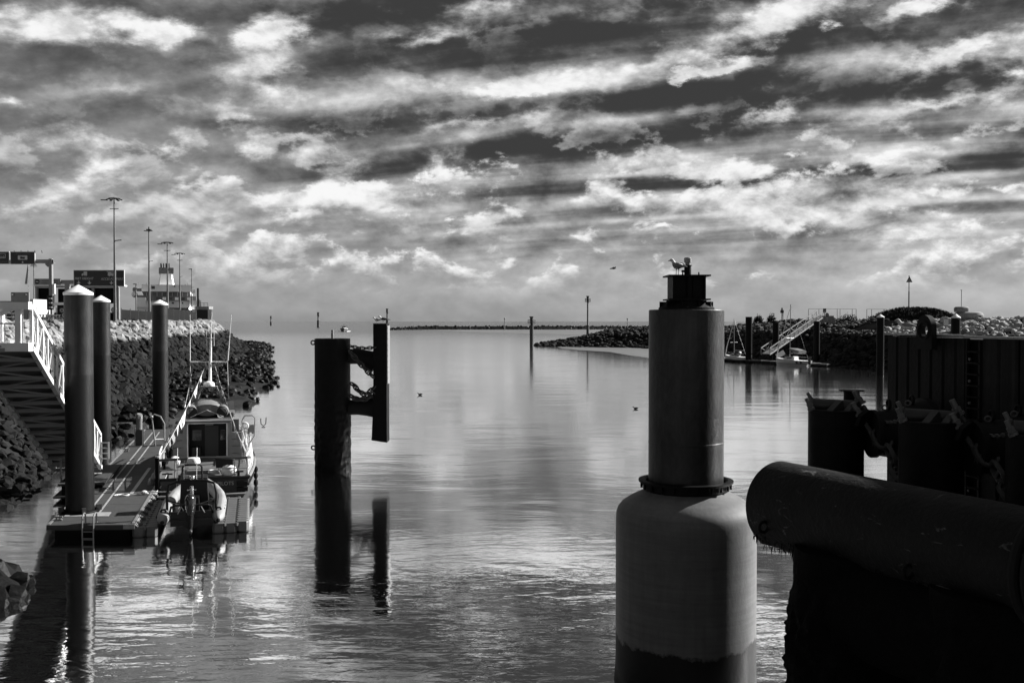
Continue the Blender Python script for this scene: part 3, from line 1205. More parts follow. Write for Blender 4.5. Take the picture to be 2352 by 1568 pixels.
# ------------------------------------------------------------------ fender piles beside the landing stage
K = .80                                # overall size of this group of steelwork
Z0 = 1.80                             # height of its local origin
ROW = [V((7.25, 22.24, Z0)), V((8.29, 19.68, Z0)), V((9.25, 17.28, Z0)), V((10.22, 14.88, Z0))]
RDIR = V((1.25, -3.1, 0)).normalized()
ROUT = V((-RDIR.y, RDIR.x, 0))          # towards the landing stage (right, away)
if ROUT.x < 0:
    ROUT = -ROUT
PLAB = ['farthest black fender pile, with a flanged stub pipe standing behind its clamp',
        'middle black fender pile, whole, with two wedge plates between heavy bolts',
        'black fender pile cut by the picture edge, wedge plate partly seen',
        'black fender pile out past the picture edge beyond the cut one']


def fender_pile(i, p):
    root = thing('fender_pile', PLAB[i], 'fender pile', p, 0, 'fender piles along the landing stage')
    root.scale = (K, K, K)
    zt = 6.55
    prof = [(.75, -4.5)] + [(.75, z) for z in zsteps(-4.2, zt - .05, 24)] + [(.765, zt - .04), (.765, zt), (.70, zt + .01), (.0, zt + .01)]
    obj('shaft', MB().lathe(prof, 40, jitter=growth(.05, 1.5, 3.5, 1.5, 0, i)), M['black_steel'], root)
    # saddle tube lying across the head
    a = V((-.62, .10, zt + .13)); c = V((.62, -.22, zt + .08))
    b = MB().loft([a, c], [.17, .17], 18)
    obj('saddle', b, M['cap_plate'], root)
    for k, sx in enumerate((-.42, .02)):
        o_ = V((sx, -.48 - .06 * k, zt + .012))
        b = MB().prism([(0, 0), (.52, .0), (.50, .20), (.42, .25)], o_, V((.80, .60, 0)).normalized(), V((0, 0, 1)), .20)
        obj('wedge_plate', b, M['cap_plate'], root)
    b = MB().prism([(-.3, 0), (.3, 0), (.26, .3), (.0, .42), (-.26, .3)], V((.50, -.62, zt - .32)), V((.55, .3, .1)).normalized(), V((.25, -.2, 1)).normalized(), .12)
    obj('clamp', b, M['black_steel'], root)
    tilt = V((-.42, .10, .9)).normalized()
    for (bx, by, bz, L, r_) in ((-.72, -.12, zt - .0, .34, .055), (-.55, .28, zt + .12, .36, .055), (.42, -.60, zt - .10, .36, .075), (.66, -.10, zt + .16, .40, .075)):
        q = V((bx, by, bz))
        b = MB().cyl(q, q + tilt * L, r_, n=12)
        b.cyl(q + tilt * .06, q + tilt * .18, r_ * 1.55, n=6)
        b.cyl(q - tilt * .02, q + tilt * .05, r_ * 1.9, n=12)
        obj('bolt', b, M['bolt_steel'], root)
    # the long end links that hang from the clamp
    for (q0, q1) in ((V((.46, -.62, zt - .15)), V((.86, -.78, zt - .95))), (V((.70, -.12, zt + .1)), V((.98, -.66, zt - .86)))):
        d = (q1 - q0)
        b = MB().loft([q0, q0.lerp(q1, .5) + V((.03, 0, .05)), q1], [.07, .065, .065], 10)
        obj('strap', b, M['chain_steel'], root)
    b = MB().torus((.93, -.72, zt - .93), .12, .06, (.6, .6, .2), 16, 8)
    obj('shackle', b, M['chain_steel'], root)
    return root


for i, p in enumerate(ROW):
    fender_pile(i, p)
for i, p in enumerate(ROW[:3]):
    q0 = p + K * V((.90, -.76, 6.05))
    q1 = p + K * V((1.32, -2.35, 4.55))
    chain(['heavy stud chain running down from the farthest black fender pile',
           'heavy stud chain running down from the middle black fender pile',
           'heavy stud chain running down from the cut-off black fender pile'][i],
          sag(q0, q1, .08), .50, .32, .05, M['chain_steel'], 'heavy chains of the fender piles')
    # light chain looped back along the fender
    chain(['thin chain looping along the fender behind the farthest black pile',
           'thin chain looping along the fender behind the middle black pile',
           'thin chain looping along the fender behind the cut-off black pile'][i],
          sag(p + K * V((.80, .05, 6.62)), p + K * (RDIR * 2.35 + V((.35, .45, 6.5))), .22, 16), .11, .06, .013, M['bolt_steel'], 'light chains of the fender piles')
chain('short thick chain showing in the gap below the farthest black fender pile', sag(ROW[0] + K * V((.72, -.2, 4.55)), ROW[0] + K * V((1.35, -.1, 3.2)), .05),
      .34, .22, .04, M['chain_steel'])

# stub pipe with a flange behind the farthest pile
q = at(1956, 915, 23.1)
sp = thing('stub_pipe', 'short black pipe with a wide flange, beside the farthest fender pile', 'pipe stub', q)
sp.scale = (K, K, K)
obj('barrel', MB().cyl((0, 0, -9.5), (0, 0, .22), .225, n=24), M['black_steel'], sp)
obj('flange', MB().cyl((0, 0, .22), (0, 0, .25), .36, n=28), M['black_steel'], sp)

# rubber fenders between the piles and the stage
for i, p in enumerate(ROW[:3]):
    lab = ['barrel shaped rubber fender seen between the farthest and middle black piles',
           'barrel shaped rubber fender seen between the middle and cut-off black piles',
           'barrel shaped rubber fender past the cut-off black pile'][i]
    c0 = p + K * (RDIR * .75 + ROUT * .55)
    root = thing('rubber_fender', lab, 'fender', (c0.x, c0.y, Z0), 0, 'rubber fenders of the landing stage')
    root.scale = (K, K, K)
    ax = (ROUT + RDIR * .35).normalized()
    st = V((0, 0, 5.92))
    pts = [st + ax * s for s in (0, .12, .14, .55, 1.0, 1.4, 1.42, 1.6)]
    obj('barrel', MB().loft(pts, [.66, .66, .60, .66, .75, .86, .98, .98], 36), M['rubber'], root)
    for k, s in enumerate((.5, 1.15)):
        c = st + ax * s + V((0, 0, .66 + k * .12))
        b = MB().torus(c + V((0, 0, .14)), .12, .035, tuple(ax), 18, 8)
        obj('lug', b, M['black_steel'], root)
        b = MB().torus(c + V((-.12, -.05, .06)), .07, .022, (.3, 1, .3), 14, 6)
        obj('shackle', b, M['bolt_steel'], root)

# ------------------------------------------------------------------ landing stage: wall clad in steel panels
W0 = V((9.06, 24.0, Z0))
WD = V((1.30, -5.4, 0)).normalized()
WN = V((WD.y, -WD.x, 0))               # out of the face, towards the water
ZT = 8.62
stage = thing('landing_stage', 'black steel-panelled wall with a padeye and a ladder in it', 'landing stage', W0)
stage.scale = (K, K, K)
b = MB()
back = V((5, 1.2, 0))
b.add([V((0, 0, -4.5)) + WN * -.14, WD * 15 + V((0, 0, -4.5)) + WN * -.14, WD * 15 + back + V((0, 0, -4.5)), back + V((0, 0, -4.5)),
       V((0, 0, ZT - .1)) + WN * -.14, WD * 15 + V((0, 0, ZT - .1)) + WN * -.14, WD * 15 + back + V((0, 0, ZT - .1)), back + V((0, 0, ZT - .1))],
      [(0, 1, 2, 3), (4, 5, 6, 7), (0, 1, 5, 4), (1, 2, 6, 5), (2, 3, 7, 6), (3, 0, 4, 7)])
obj('core', b, M['sheet_pile'], stage, smooth=0)
panel = {}
s = .02
k = 0
LAD = (3.55, 4.05)
while s < 14.6:
    wpan = .52 if s < 3.4 else .66
    if LAD[0] - .45 < s < LAD[1] and s + wpan > LAD[0]:
        wpan = LAD[0] - s - .02 if LAD[0] - s > .2 else 0
    if wpan <= 0:
        s = LAD[1] + .03
        continue
    key = round(wpan, 2)
    mm = 'sheet_pile' if s < 3.5 else 'sheet_pile_worn'
    if (key, mm) not in panel:
        # trough-shaped panel, seen as ribs with narrow joints
        poly = [(.015, .0), (key * .12, .05), (key * .88, .05), (key - .015, .0), (key - .015, -.1), (.015, -.1)]
        bb = MB().prism([(a, c) for a, c in poly], V((0, 0, 0)), V((1, 0, 0)), V((0, 1, 0)), 13.05)
        panel[(key, mm)] = finish(bb.mesh('panel'), M[mm], 0)
    o = bpy.data.objects.new('panel', panel[(key, mm)])
    COL.objects.link(o)
    o.parent = stage
    pz = WD * s + WN * (.0 if s < 3.5 else -.05 + .012 * (k % 3)) + V((0, 0, -4.5))
    Mx = Matrix((WD, WN, V((0, 0, 1)))).transposed().to_4x4()
    if Mx.determinant() < 0:
        Mx = Matrix((WD, WN, V((0, 0, -4)))).transposed().to_4x4()
        pz.z += 13.05
    Mx.translation = pz
    o.matrix_local = Mx
    s += wpan
    k += 1
b = MB()
for s0, s1, dz in ((0.0, 3.5, 0.0), (3.5, 15, -.035)):
    b.bar(WD * s0 + WN * .0 + V((0, 0, ZT + .0 + dz)), WD * s1 + V((0, 0, ZT + dz)), .22, .05)
obj('coping', b, M['galvanised'], stage, smooth=0)
b = MB()
for sx in LAD:
    b.bar(WD * sx + WN * .02 + V((0, 0, -4)), WD * sx + WN * .02 + V((0, 0, ZT - .1)), .05, .10)
obj('stringer', b, M['sheet_pile'], stage, smooth=0)
rung = None
for z in zsteps(1.0, 8.2, 24):
    bb = MB().cyl((0, 0, 0), WD * .5, .022, n=8)
    if rung is None:
        rung = finish(bb.mesh('rung'), M['sheet_pile_worn'])
    o = bpy.data.objects.new('rung', rung)
    COL.objects.link(o)
    o.parent = stage
    o.location = WD * LAD[0] + WN * .05 + V((0, 0, z))
# bolts along the ladder recess
bb = finish(MB().cyl((0, 0, 0), WN * .05, .04, n=8).mesh('bolt'), M['bolt_steel'])
for z in zsteps(1.0, 8.0, 12):
    o = bpy.data.objects.new('bolt', bb)
    COL.objects.link(o)
    o.parent = stage
    o.location = WD * (LAD[0] + .12) + WN * .0 + V((0, 0, z))
# padeye on the coping
c = WD * 2.12 + V((0, 0, ZT))
ex, ez = WD, V((0, 0, 1))
outer = [(-.34, -.40), (.34, -.40)] + [(.34 * math.cos(R(a)), .16 + .40 * math.sin(R(a))) for a in range(0, 181, 12)]
b = MB()
no = len(outer)
hole = []
for (x_, y_) in outer:
    a = math.atan2(y_ - .12, x_)
    hole.append((.17 * math.cos(a), .12 + .17 * math.sin(a)))
vs = []
th = .08
for dd in (-th, th):
    for (x_, y_) in outer:
        vs.append(c + ex * x_ + ez * y_ + WN * (dd + .22))
    for (x_, y_) in hole:
        vs.append(c + ex * x_ + ez * y_ + WN * (dd + .22))
fs = []
for k in range(no):
    k2 = (k + 1) % no
    fs += [(k, k2, no + k2, no + k), (2 * no + k, 3 * no + k, 3 * no + k2, 2 * no + k2),
           (k, 2 * no + k, 2 * no + k2, k2), (no + k, no + k2, 3 * no + k2, 3 * no + k)]
b.add(vs, fs)
b.torus(c + ez * .12 + WN * (.22 + th), .24, .04, tuple(WN), 24, 8)
obj('padeye', b, M['rubber'], stage, smooth=40)
gp = W0 + K * (WD * .80 + V((0, 0, ZT + .03)) + WN * -.02)
gull('mottled young gull standing on the corner of the black panelled wall', gp, R(178), .84, True, R(-12))

# ------------------------------------------------------------------ fender dolphin in the middle of the channel
MID = V(((763.5 - 1176) / FPX * 60.35, 60.35, 0))
mid = thing('fender_dolphin', 'black mid-channel pile with a tall fender board held off on two arms and chains', 'mooring dolphin', MID)
prof = [(1.07, -1.4)] + [(1.07, z) for z in zsteps(-1.2, 7.9, 130)] + [(1.07, 7.95), (1.0, 7.97), (0, 7.97)]
obj('pile', MB().lathe(prof, 72, jitter=growth(.055, 3.0, 6.0, 2.6)), M['black_steel'], mid)
obj('stub', MB().cyl((0, 0, 7.97), (0, 0, 8.32), .085, n=14).cyl((0, 0, 8.38), (0, 0, 8.48), .085, n=14).cyl((0, 0, 8.32), (0, 0, 8.38), .06, n=10), M['grey_paint'], mid)
for z in (7.72, 1.35):
    obj('mooring_ring', MB().torus((-1.16, -.1, z), .12, .04, (0, 1, 0), 18, 8), M['black_steel'], mid)
# fender board: x from 862 to 893
xb0, xb1 = (862 - 763.5) / 38.6, (893 - 763.5) / 38.6
b = MB()
ys = (-.62, .62)
zs = zsteps(1.72, 8.88, 40)
rows = []
for z in zs:
    j = (fbm((z * 1.4, 2, 3), 4) * .07 + .02) * max(0, min(1, (4.2 - z) / 2))
    ex_ = -.10 * max(0, min(1, (5.2 - z) / 4.0)) - j
    zz = z + (0 if z > 1.8 else 0)
    rows.append([V((xb0 + ex_, ys[0], zz)), V((xb1 - j * -.3, ys[0], zz)), V((xb1 - j * -.3, ys[1], zz)), V((xb0 + ex_, ys[1], zz))])
vs = [q for r_ in rows for q in r_]
fs = []
for i in range(len(rows) - 1):
    for k in range(4):
        fs.append((i * 4 + k, i * 4 + (k + 1) % 4, (i + 1) * 4 + (k + 1) % 4, (i + 1) * 4 + k))
fs += [(3, 2, 1, 0), tuple(4 * (len(rows) - 1) + k for k in range(4))]
vs[0].z += .14; vs[3].z += .10
b.add(vs, fs)
obj('fender_board', b, M['black_steel'], mid, smooth=0)
b = MB().box((xb1 + .035, 0, 7.0), (.05, 1.1, 3.5))
obj('facing_strip', b, M['galvanised'], mid, smooth=0)
b = MB()
for z in zsteps(5.6, 8.6, 9):
    b.box((xb1 + .062, -.52, z), (.02, .05, .05))
obj('bolt_row', b, M['black_steel'], mid, smooth=0)
b = MB().loft([(1.0, 0, 6.88), (1.5, 0, 6.88), (1.95, 0, 6.78), (2.35, 0, 6.62), (2.66, 0, 6.45)], [(.5, .46), (.5, .46), (.5, .50), (.5, .60), (.5, .70)], 20)
obj('arm', b, M['rubber'], mid)
b = MB().loft([(1.0, 0, 3.78), (1.5, 0, 3.80), (2.0, 0, 3.78), (2.4, 0, 3.80), (2.66, 0, 3.86)], [(.5, .46), (.5, .46), (.5, .50), (.5, .62), (.5, .86)], 20)
obj('arm', b, M['rubber'], mid)
P = lambda px, py, dy=0.0: at(px, py, MID.y + dy)
chain('light chain slung from the pile head to the tall fender board', sag(P(803, 794, -.75), P(862, 797, -.72), .10), .30, .20, .035, M['chain_steel'], 'chains of the mid channel dolphin')
chain('slanting chain across the upper opening beside the tall fender board', sag(P(803, 806, -.95), P(858, 866, -.75), .06), .42, .27, .05, M['chain_steel'], 'chains of the mid channel dolphin')
chain('looped chain hanging in the opening below the slanting one', [P(806, 880, -.5), P(813, 884, -.5), P(822, 896, -.5), P(834, 904, -.5), P(846, 903, -.5), P(856, 893, -.5), P(862, 886, -.5)], .40, .27, .052, M['chain_steel'], 'chains of the mid channel dolphin')
chain('lowest chain lying on the bottom arm beside the tall fender board', [P(805, 908, -.62), P(815, 915, -.62), P(828, 917, -.62), P(842, 915, -.6), P(858, 904, -.6)], .40, .27, .06, M['chain_steel'], 'chains of the mid channel dolphin')
gull('pale gull facing left on top of the tall fender board', MID + V((xb0 + .18, -.25, 8.88)), R(176), .95, True, R(10))
gull('dark backed gull leaning forward on top of the tall fender board', MID + V((xb0 + .50, .15, 8.88)), R(184), 1.15, False, R(-6))

# ------------------------------------------------------------------ guide piles with white cone caps
def guide_pile(label, px, y, zbase, ztop, dia, apex, group, cap=True, smat='pile_steel', name='guide_pile'):
    X = (px - 1176) / FPX * y
    root = thing(name, label, 'pile', (X, y, 0), 0, group)
    r = dia / 2
    prof = [(r, zbase)] + [(r, z) for z in zsteps(zbase + .2, ztop, 20)]
    obj('shaft', MB().lathe(prof, 40, jitter=growth(.015, 1.0, 4.0, 2.0)), M[smat], root)
    if cap:
        obj('cap', MB().lathe([(r + .015, ztop - .02), (r + .03, ztop), (r + .03, ztop + .10), (.04, apex - .01), (.0, apex)], 40), M['white_paint'], root, smooth=30)
    return root


GP = 'white capped guide piles of the west pontoon'
guide_pile('thickest white capped black pile, standing through the pontoon front end', 180.5, 44.0, -1.2, 10.17, 1.19, 10.62, GP)
guide_pile('middle white capped black pile, standing in the water behind the sloping gangway', 232.5, 69.6, -1.2, 10.36, 1.19, 10.82, GP)
guide_pile('slimmest white capped black pile at the far end of the west pontoon', 367.5, 78.6, -1.2, 10.30, 1.19, 10.72, GP)
GE = 'guide piles of the east pontoon'
guide_pile('bare black pile left of the small sailing boats', 1720, 218, -1, 10.0, 1.45, 0, GE, False, 'black_steel')
guide_pile('bare black pile crossing the lower footbridge near the bigger sailing boat', 1782, 214, -1, 8.8, 1.35, 0, GE, False, 'black_steel')
guide_pile('bare black pile in front of the upper footbridge', 1876, 208, -1, 9.05, 1.25, 0, GE, False, 'black_steel')
guide_pile('white capped dark pile in front of the pale boulder slope', 2022, 165, -1, 9.65, 1.22, 10.2, GE, True, 'black_steel')
guide_pile('white capped dark pile behind the black panelled wall near the bunker', 2195, 135, -1, 9.45, 1.2, 10.05, GE, True, 'black_steel')

# ------------------------------------------------------------------ west pontoon
U = V((-.250, .968, 0)).normalized()           # direction of pontoon, gangway and boats
EX = V((1, .03, 0)).normalized()
FL = V((-19.30, 41.2, 0))
YAW = math.atan2(-U.x, U.y)                    # rotation that turns +Y into U
PL, PW, PZ = 38.2, 3.55, .56


def pt(a, b_, z=0.0):
    """a metres across from the west edge, b metres along the pontoon."""
    return EX * a + U * b_ + V((0, 0, z))


pon = thing('pontoon', 'long grey floating pontoon with two pale duct lines along its deck', 'pontoon', FL)


def slab(a0, a1, b0, b1, z0, z1, mb=None):
    mb = mb or MB()
    vs = [pt(a, b_, z) for z in (z0, z1) for a, b_ in ((a0, b0), (a1, b0), (a1, b1), (a0, b1))]
    return mb.add(vs, [(3, 2, 1, 0), (4, 5, 6, 7), (0, 1, 5, 4), (1, 2, 6, 5), (2, 3, 7, 6), (3, 0, 4, 7)])


# deck sections butted with narrow joints
nsec = 8
for i in range(nsec):
    b0 = i * PL / nsec
    obj('deck_section', slab(.10, PW - .10, b0 + .012, b0 + PL / nsec - .012, .40, PZ), M['deck_grey'], pon, smooth=0)
for a0, a1 in ((0, .10), (PW - .10, PW)):
    obj('edge_kerb', slab(a0, a1, .0, PL, .33, PZ + .03), M['galvanised'], pon, smooth=0)
obj('fascia', slab(-.02, PW + .02, -.14, -.004, .36, PZ + .01), M['deck_grey'], pon, smooth=0)
for i in range(6):
    b0 = .4 + i * 6.4
    obj('float', slab(.22, PW - .22, b0, b0 + 5.6, -.5, .395), M['rubber'], pon, smooth=0)
# two pale ducts run along the deck
for a in (.92, 1.42):
    obj('duct_strip', MB().bar(pt(a + .32, 2.2, PZ + .012), pt(a - .1, PL - 2.5, PZ + .012), .075, .022), M['rail_strip'], pon, smooth=0)
b = MB().add([pt(2.55, 8.2, PZ + .006), pt(2.72, 8.2, PZ + .006), pt(2.72, 16.5, PZ + .006), pt(2.55, 16.5, PZ + .006)], [(0, 1, 2, 3)])
obj('pale_strip', slab(2.45, 2.62, 7.6, 16.5, PZ + .002, PZ + .008), M['rail_strip'], pon, smooth=0)  # thin strip, paler than the deck, along its boat side
obj('pile_guide', slab(.35, 2.25, 1.75, 2.7, PZ + .002, PZ + .02), M['rail_strip'], pon, smooth=0)
for (px_, y_) in ((180.5, 44.0), (367.5, 78.6)):
    cpos = V(((px_ - 1176) / FPX * y_, y_, PZ + .05)) - V((FL.x, FL.y, 0))
    obj('pile_collar', MB().torus(cpos, .72, .07, (0, 0, 1), 32, 8), M['black_steel'], pon)
    for k in range(4):
        a_ = k * math.pi / 2 + .6
        obj('guide_roller', MB().box(cpos + V((.78 * math.cos(a_), .78 * math.sin(a_), .10)), (.22, .16, .26), rz=a_), M['dark_paint'], pon, smooth=0)
# fender timbers and posts of the boat side
pm = {}
for i in range(7):
    b0 = .5 + i * 1.15
    mb = MB().bar(pt(PW + .10, b0, -.35), pt(PW + .10, b0, PZ + .02), .16, .14)
    mb.bar(pt(PW + .02, b0, PZ - .08), pt(PW + .30, b0, PZ - .08), .10, .12)
    obj('fender_post', mb, M['wood'], pon, smooth=0)
for k in range(3):
    obj('fender_rail', MB().bar(pt(PW + .05 + .05 * k, -.05, PZ - .02 - .05 * k), pt(PW + .05 + .05 * k, 8.8, PZ - .02 - .05 * k), .035, .05), M['rail_strip'], pon, smooth=0)
obj('corner_plate', slab(PW - .42, PW + .05, -.19, -.142, .40, PZ + .04), M['galvanised'], pon, smooth=0)
# upright mooring posts on the boat side
for b0, h in ((8.7, 1.62), (12.2, 1.45), (15.2, 1.35), (18.2, 1.45)):
    mb = MB().bar(pt(PW + .16, b0, -.3), pt(PW + .16, b0, PZ + h), .17, .17)
    o = obj('mooring_post', mb, M['black_steel'], pon, smooth=0)
    obj('post_cap', MB().cyl(pt(PW + .16, b0, PZ + h), pt(PW + .16, b0, PZ + h + .08), .11, n=10), M['galvanised'], o)
for b0 in (10.2, 13.6, 16.7):
    obj('post_rail', MB().bar(pt(PW + .16, b0 - 1.4, PZ + .75), pt(PW + .16, b0 + 1.4, PZ + .75), .08, .14), M['black_steel'], pon, smooth=0)
for b0 in (.9, 9.5, 24, 33):
    mb = MB().box(pt(.28, b0, PZ + .04), (.30, .14, .05), rz=YAW)
    mb.cyl(pt(.20, b0, PZ + .05), pt(.20, b0, PZ + .15), .04, n=8).cyl(pt(.36, b0, PZ + .05), pt(.36, b0, PZ + .15), .04, n=8)
    mb.cyl(pt(.10, b0, PZ + .16), pt(.46, b0, PZ + .16), .035, n=8)
    obj('cleat', mb, M['galvanised'], pon)

# boarding ladder on the front
lad = thing('boarding_ladder', 'small steel ladder hooked on the front end of the west pontoon', 'ladder', FL + pt(1.70, -.16, 0))
for sx in (-.23, .23):
    obj('stile', MB().loft([(sx, .30, PZ + .06), (sx, .26, PZ + .44), (sx, .12, PZ + .50), (sx, -.03, PZ + .36), (sx, -.05, PZ - .1), (sx, -.05, -1.0)], .032, 8), M['galvanised'], lad)
for z in (.30, .02, -.3):
    obj('rung', MB().cyl((-.23, -.05, z), (.23, -.05, z), .022, n=8), M['galvanised'], lad)

# coiled rope and mooring line at the cleat
q = FL + pt(PW - .35, 7.3, PZ)
b = MB()
for k in range(3):
    b.torus((-1.0 + .06 * k, -.2 - .05 * k, .02 + .02 * k), .34 - .06 * k, .022, (0, 0, 1), 20, 6)
b.loft([(-.66, -.2, .03), (-.3, -.1, .05), (0, 0, .12)], .022, 6)
b.ball((0, 0, .12), (.16, .14, .10), 8, 6)
tag(obj('mooring_line', b, M['rope'], None, q), 'pale rope coiled on the pontoon deck beside the pilot boat stern', 'rope')

# service pedestal at the far end
q = FL + pt(.75, 27.2, PZ)
ped = thing('service_pedestal', 'pale topped service post on the far part of the west pontoon', 'service post', q, YAW)
obj('post', MB().box((0, 0, .55), (.42, .36, 1.1)), M['dark_paint'], ped, smooth=0)
obj('frame', MB().bar((-.25, -.2, 0), (-.25, -.2, 1.25), .07).bar((.28, -.2, 0), (.28, -.2, 1.2), .07), M['galvanised'], ped, smooth=0)
obj('head', MB().loft([(0, 0, 1.1), (0, 0, 1.6), (0.02, -.05, 2.05), (.05, -.1, 2.16)], [(.20, .16), (.20, .16), (.22, .18), (.17, .15)], 12), M['grey_paint'], ped)
obj('meter_face', MB().box((.06, -.24, 1.95), (.22, .06, .18)), M['white_paint'], ped, smooth=0)
# bent rail where the boats are boarded
q = FL + pt(2.1, 27.0, PZ)
hr = thing('boarding_rail', 'bent tube handrail with a lifebuoy box at the far end of the west pontoon', 'handrail', q, YAW)
obj('tube', MB().loft([(-.25, 0, 0), (-.45, 0, 1.9), (-.30, 0, 2.15), (.1, 0, 2.0), (.35, 0, 1.5), (.35, 0, 0)], .05, 8), M['galvanised'], hr)
obj('box', MB().box((.0, .4, .25), (.7, .4, .35)), M['white_paint'], hr, smooth=0)
obj('lamp', MB().ball((-.44, 0, 2.0), .11, 10, 7), M['white_paint'], hr)

# side landing float under the gangway foot
LF = gnd(97, 1150)
lf = thing('landing_float', 'small dark float under the foot of the sloping gangway', 'float', LF, 0)
obj('hull', MB().box((1.05, 3.4, .38), (1.9, 6.2, .70), rz=YAW), M['rubber'], lf, smooth=0)
obj('deck', MB().box((1.05, 3.4, .80), (2.2, 6.6, .12), rz=YAW), M['deck_grey'], lf, smooth=0)
obj('skirt', MB().box((.95, 3.0, .22), (2.15, 6.4, .10), rz=YAW), M['deck_grey'], lf, smooth=0)
obj('ramp_plate', MB().box((1.15, 2.1, 1.05), (1.5, 3.0, .06), rz=YAW, rx=R(-8)), M['galvanised'], lf, smooth=0)
b = MB()
for sx in (.6, 1.0):
    b.bar((sx, .8, .86), (sx - .05, .85, 2.0), .07)
obj('rail_post', b, M['galvanised'], lf, smooth=0)
# low rail left of the middle pile
q = FL + pt(-.2, 11.5, PZ)
rl = thing('gangway_rail', 'low four-bar rail at the foot of the sloping gangway', 'handrail', at(233, 1057, 52.5))
for k in range(2):
    obj('post', MB().bar((k * .38, 0, -.1), (k * .38, 0, .98), .06), M['galvanised'], rl, smooth=0)
for k in range(4):
    obj('bar', MB().bar((.04, 0, .1 + k * .28), (.34, 0, .1 + k * .28), .045), M['galvanised'], rl, smooth=0)

# ------------------------------------------------------------------ sloping gangway
G0 = at(72.5, 800, 40.0)           # top, right-hand bottom chord
G1 = at(231, 1073, 53.0)           # foot
gd = (G1 - G0)
GL = gd.length
gdir = gd.normalized()
side = gdir.cross(V((0, 0, 1))).normalized()
if side.x > 0:
    side = -side                   # towards the left-hand truss
GW = 2.3
RH = 1.72
gang = thing('gangway', 'long white lattice gangway sloping down to the west pontoon', 'gangway', G0)
npan = 16
chord = {}
for sgn, off in ((0, V((0, 0, 0))), (1, side * GW)):
    obj('bottom_chord', MB().bar(off, off + gd, .18, .20), M['white_paint'], gang, smooth=0)
    obj('top_chord', MB().bar(off + V((0, 0, RH)), off + gd + V((0, 0, RH)), .14, .15), M['white_paint'], gang, smooth=0)
    for i in range(npan + 1):
        p = off + gd * (i / npan)
        obj('post', MB().bar(p + V((0, 0, .08)), p + V((0, 0, RH - .06)), .075 if i % 2 else .12, .07), M['white_paint'], gang, smooth=0)
        if i < npan:
            p2 = off + gd * ((i + 1) / npan)
            a_, c_ = (p, p2 + V((0, 0, RH))) if i % 2 else (p + V((0, 0, RH)), p2)
            obj('brace', MB().bar(a_, c_, .045, .045), M['white_paint'], gang, smooth=0)
            # mid rail panel
            obj('side_panel', MB().bar(p.lerp(p2, .08) + V((0, 0, .55)), p.lerp(p2, .92) + V((0, 0, .55)), .03, .05), M['grey_paint'], gang, smooth=0)
for i in range(npan + 1):
    p = gd * (i / npan)
    obj('cross_beam', MB().bar(p + V((0, 0, -.06)), p + side * GW + V((0, 0, -.06)), .09, .16), M['grey_paint'], gang, smooth=0)
    if i < npan:
        p2 = gd * ((i + 1) / npan)
        a_, c_ = (p, p2 + side * GW) if i % 2 else (p + side * GW, p2)
        obj('wind_brace', MB().bar(a_ + V((0, 0, -.10)), c_ + V((0, 0, -.10)), .10, .06), M['grey_paint'], gang, smooth=0)
obj('deck_plate', MB().bar(side * (GW / 2) + V((0, 0, .09)), gd + side * (GW / 2) + V((0, 0, .09)), GW - .2, .04), M['dark_paint'], gang, smooth=0)
for i in range(npan * 3):
    p = gd * ((i + .5) / (npan * 3))
    obj('tread', MB().bar(p + side * .15 + V((0, 0, .125)), p + side * (GW - .15) + V((0, 0, .125)), .05, .03), M['galvanised'], gang, smooth=0)

# bridge from the quay to the head of the gangway
br = thing('access_bridge', 'level white box-truss bridge that meets the head of the sloping gangway', 'footbridge', G0)
LW = V((-1, .10, 0)).normalized()
for dy in (0.0, 2.5):
    o_ = V((-.8 * dy, dy - .2, 0))
    obj('bottom_chord', MB().bar(o_ + V((.06, 0, .06)), o_ + LW * 30 + V((0, 0, .06)), .28, .34), M['white_paint'], br, smooth=0)
    obj('top_chord', MB().bar(o_ + V((.06, 0, RH - .01)), o_ + LW * 30 + V((0, 0, RH - .01)), .26, .30), M['white_paint'], br, smooth=0)
    for i in range(9):
        p = o_ + LW * (.42 + i * 3.6)
        obj('post', MB().bar(p + V((0, 0, .2)), p + V((0, 0, RH)), .24, .20, up=(0, 1, 0)), M['white_paint'], br, smooth=0)
        if i < 8:
            p2 = o_ + LW * (.42 + (i + 1) * 3.6)
            a_, c_ = (p + V((0, 0, RH)), p2 + V((0, 0, .2))) if i % 2 == 0 else (p + V((0, 0, .2)), p2 + V((0, 0, RH)))
            obj('brace', MB().bar(a_, c_, .17, .17), M['white_paint'], br, smooth=0)
        obj('rail', MB().bar(p + V((0, 0, 1.0)), p + LW * 3.6 + V((0, 0, 1.0)), .05, .06), M['galvanised'], br, smooth=0)
obj('deck', MB().box((-16.2, 2.6, .12), (26, 1.9, .10), rz=-.10), M['grey_paint'], br, smooth=0)

# ------------------------------------------------------------------ pilot boat
PB = V((-15.74, 50.5, 0))
pb = thing('pilot_boat', 'dark hulled pilot boat beside the pontoon, with flag strings, whip aerials and a roof raft', 'pilot boat', PB, YAW)
st = [(0, 2.25, 1.02), (1.2, 2.36, 1.04), (3, 2.48, 1.10), (5, 2.52, 1.18), (7, 2.44, 1.30), (9, 2.15, 1.48), (11, 1.60, 1.72), (12.6, .95, 1.95), (13.8, .35, 2.12), (14.4, .04, 2.2)]
b = MB()
prof_n = 7
vs = []
for (y, hb, zd) in st:
    k = .90 if y < 8 else .90 - .07 * (y - 8)
    ring = [(-hb, zd), (-hb * .98, zd * .55), (-hb * k, .05), (-hb * k * .8, -.35), (0, -.6), (hb * k * .8, -.35), (hb * k, .05), (hb * .98, zd * .55), (hb, zd)]
    vs += [V((x, y, z)) for x, z in ring]
fs = []
nr = 9
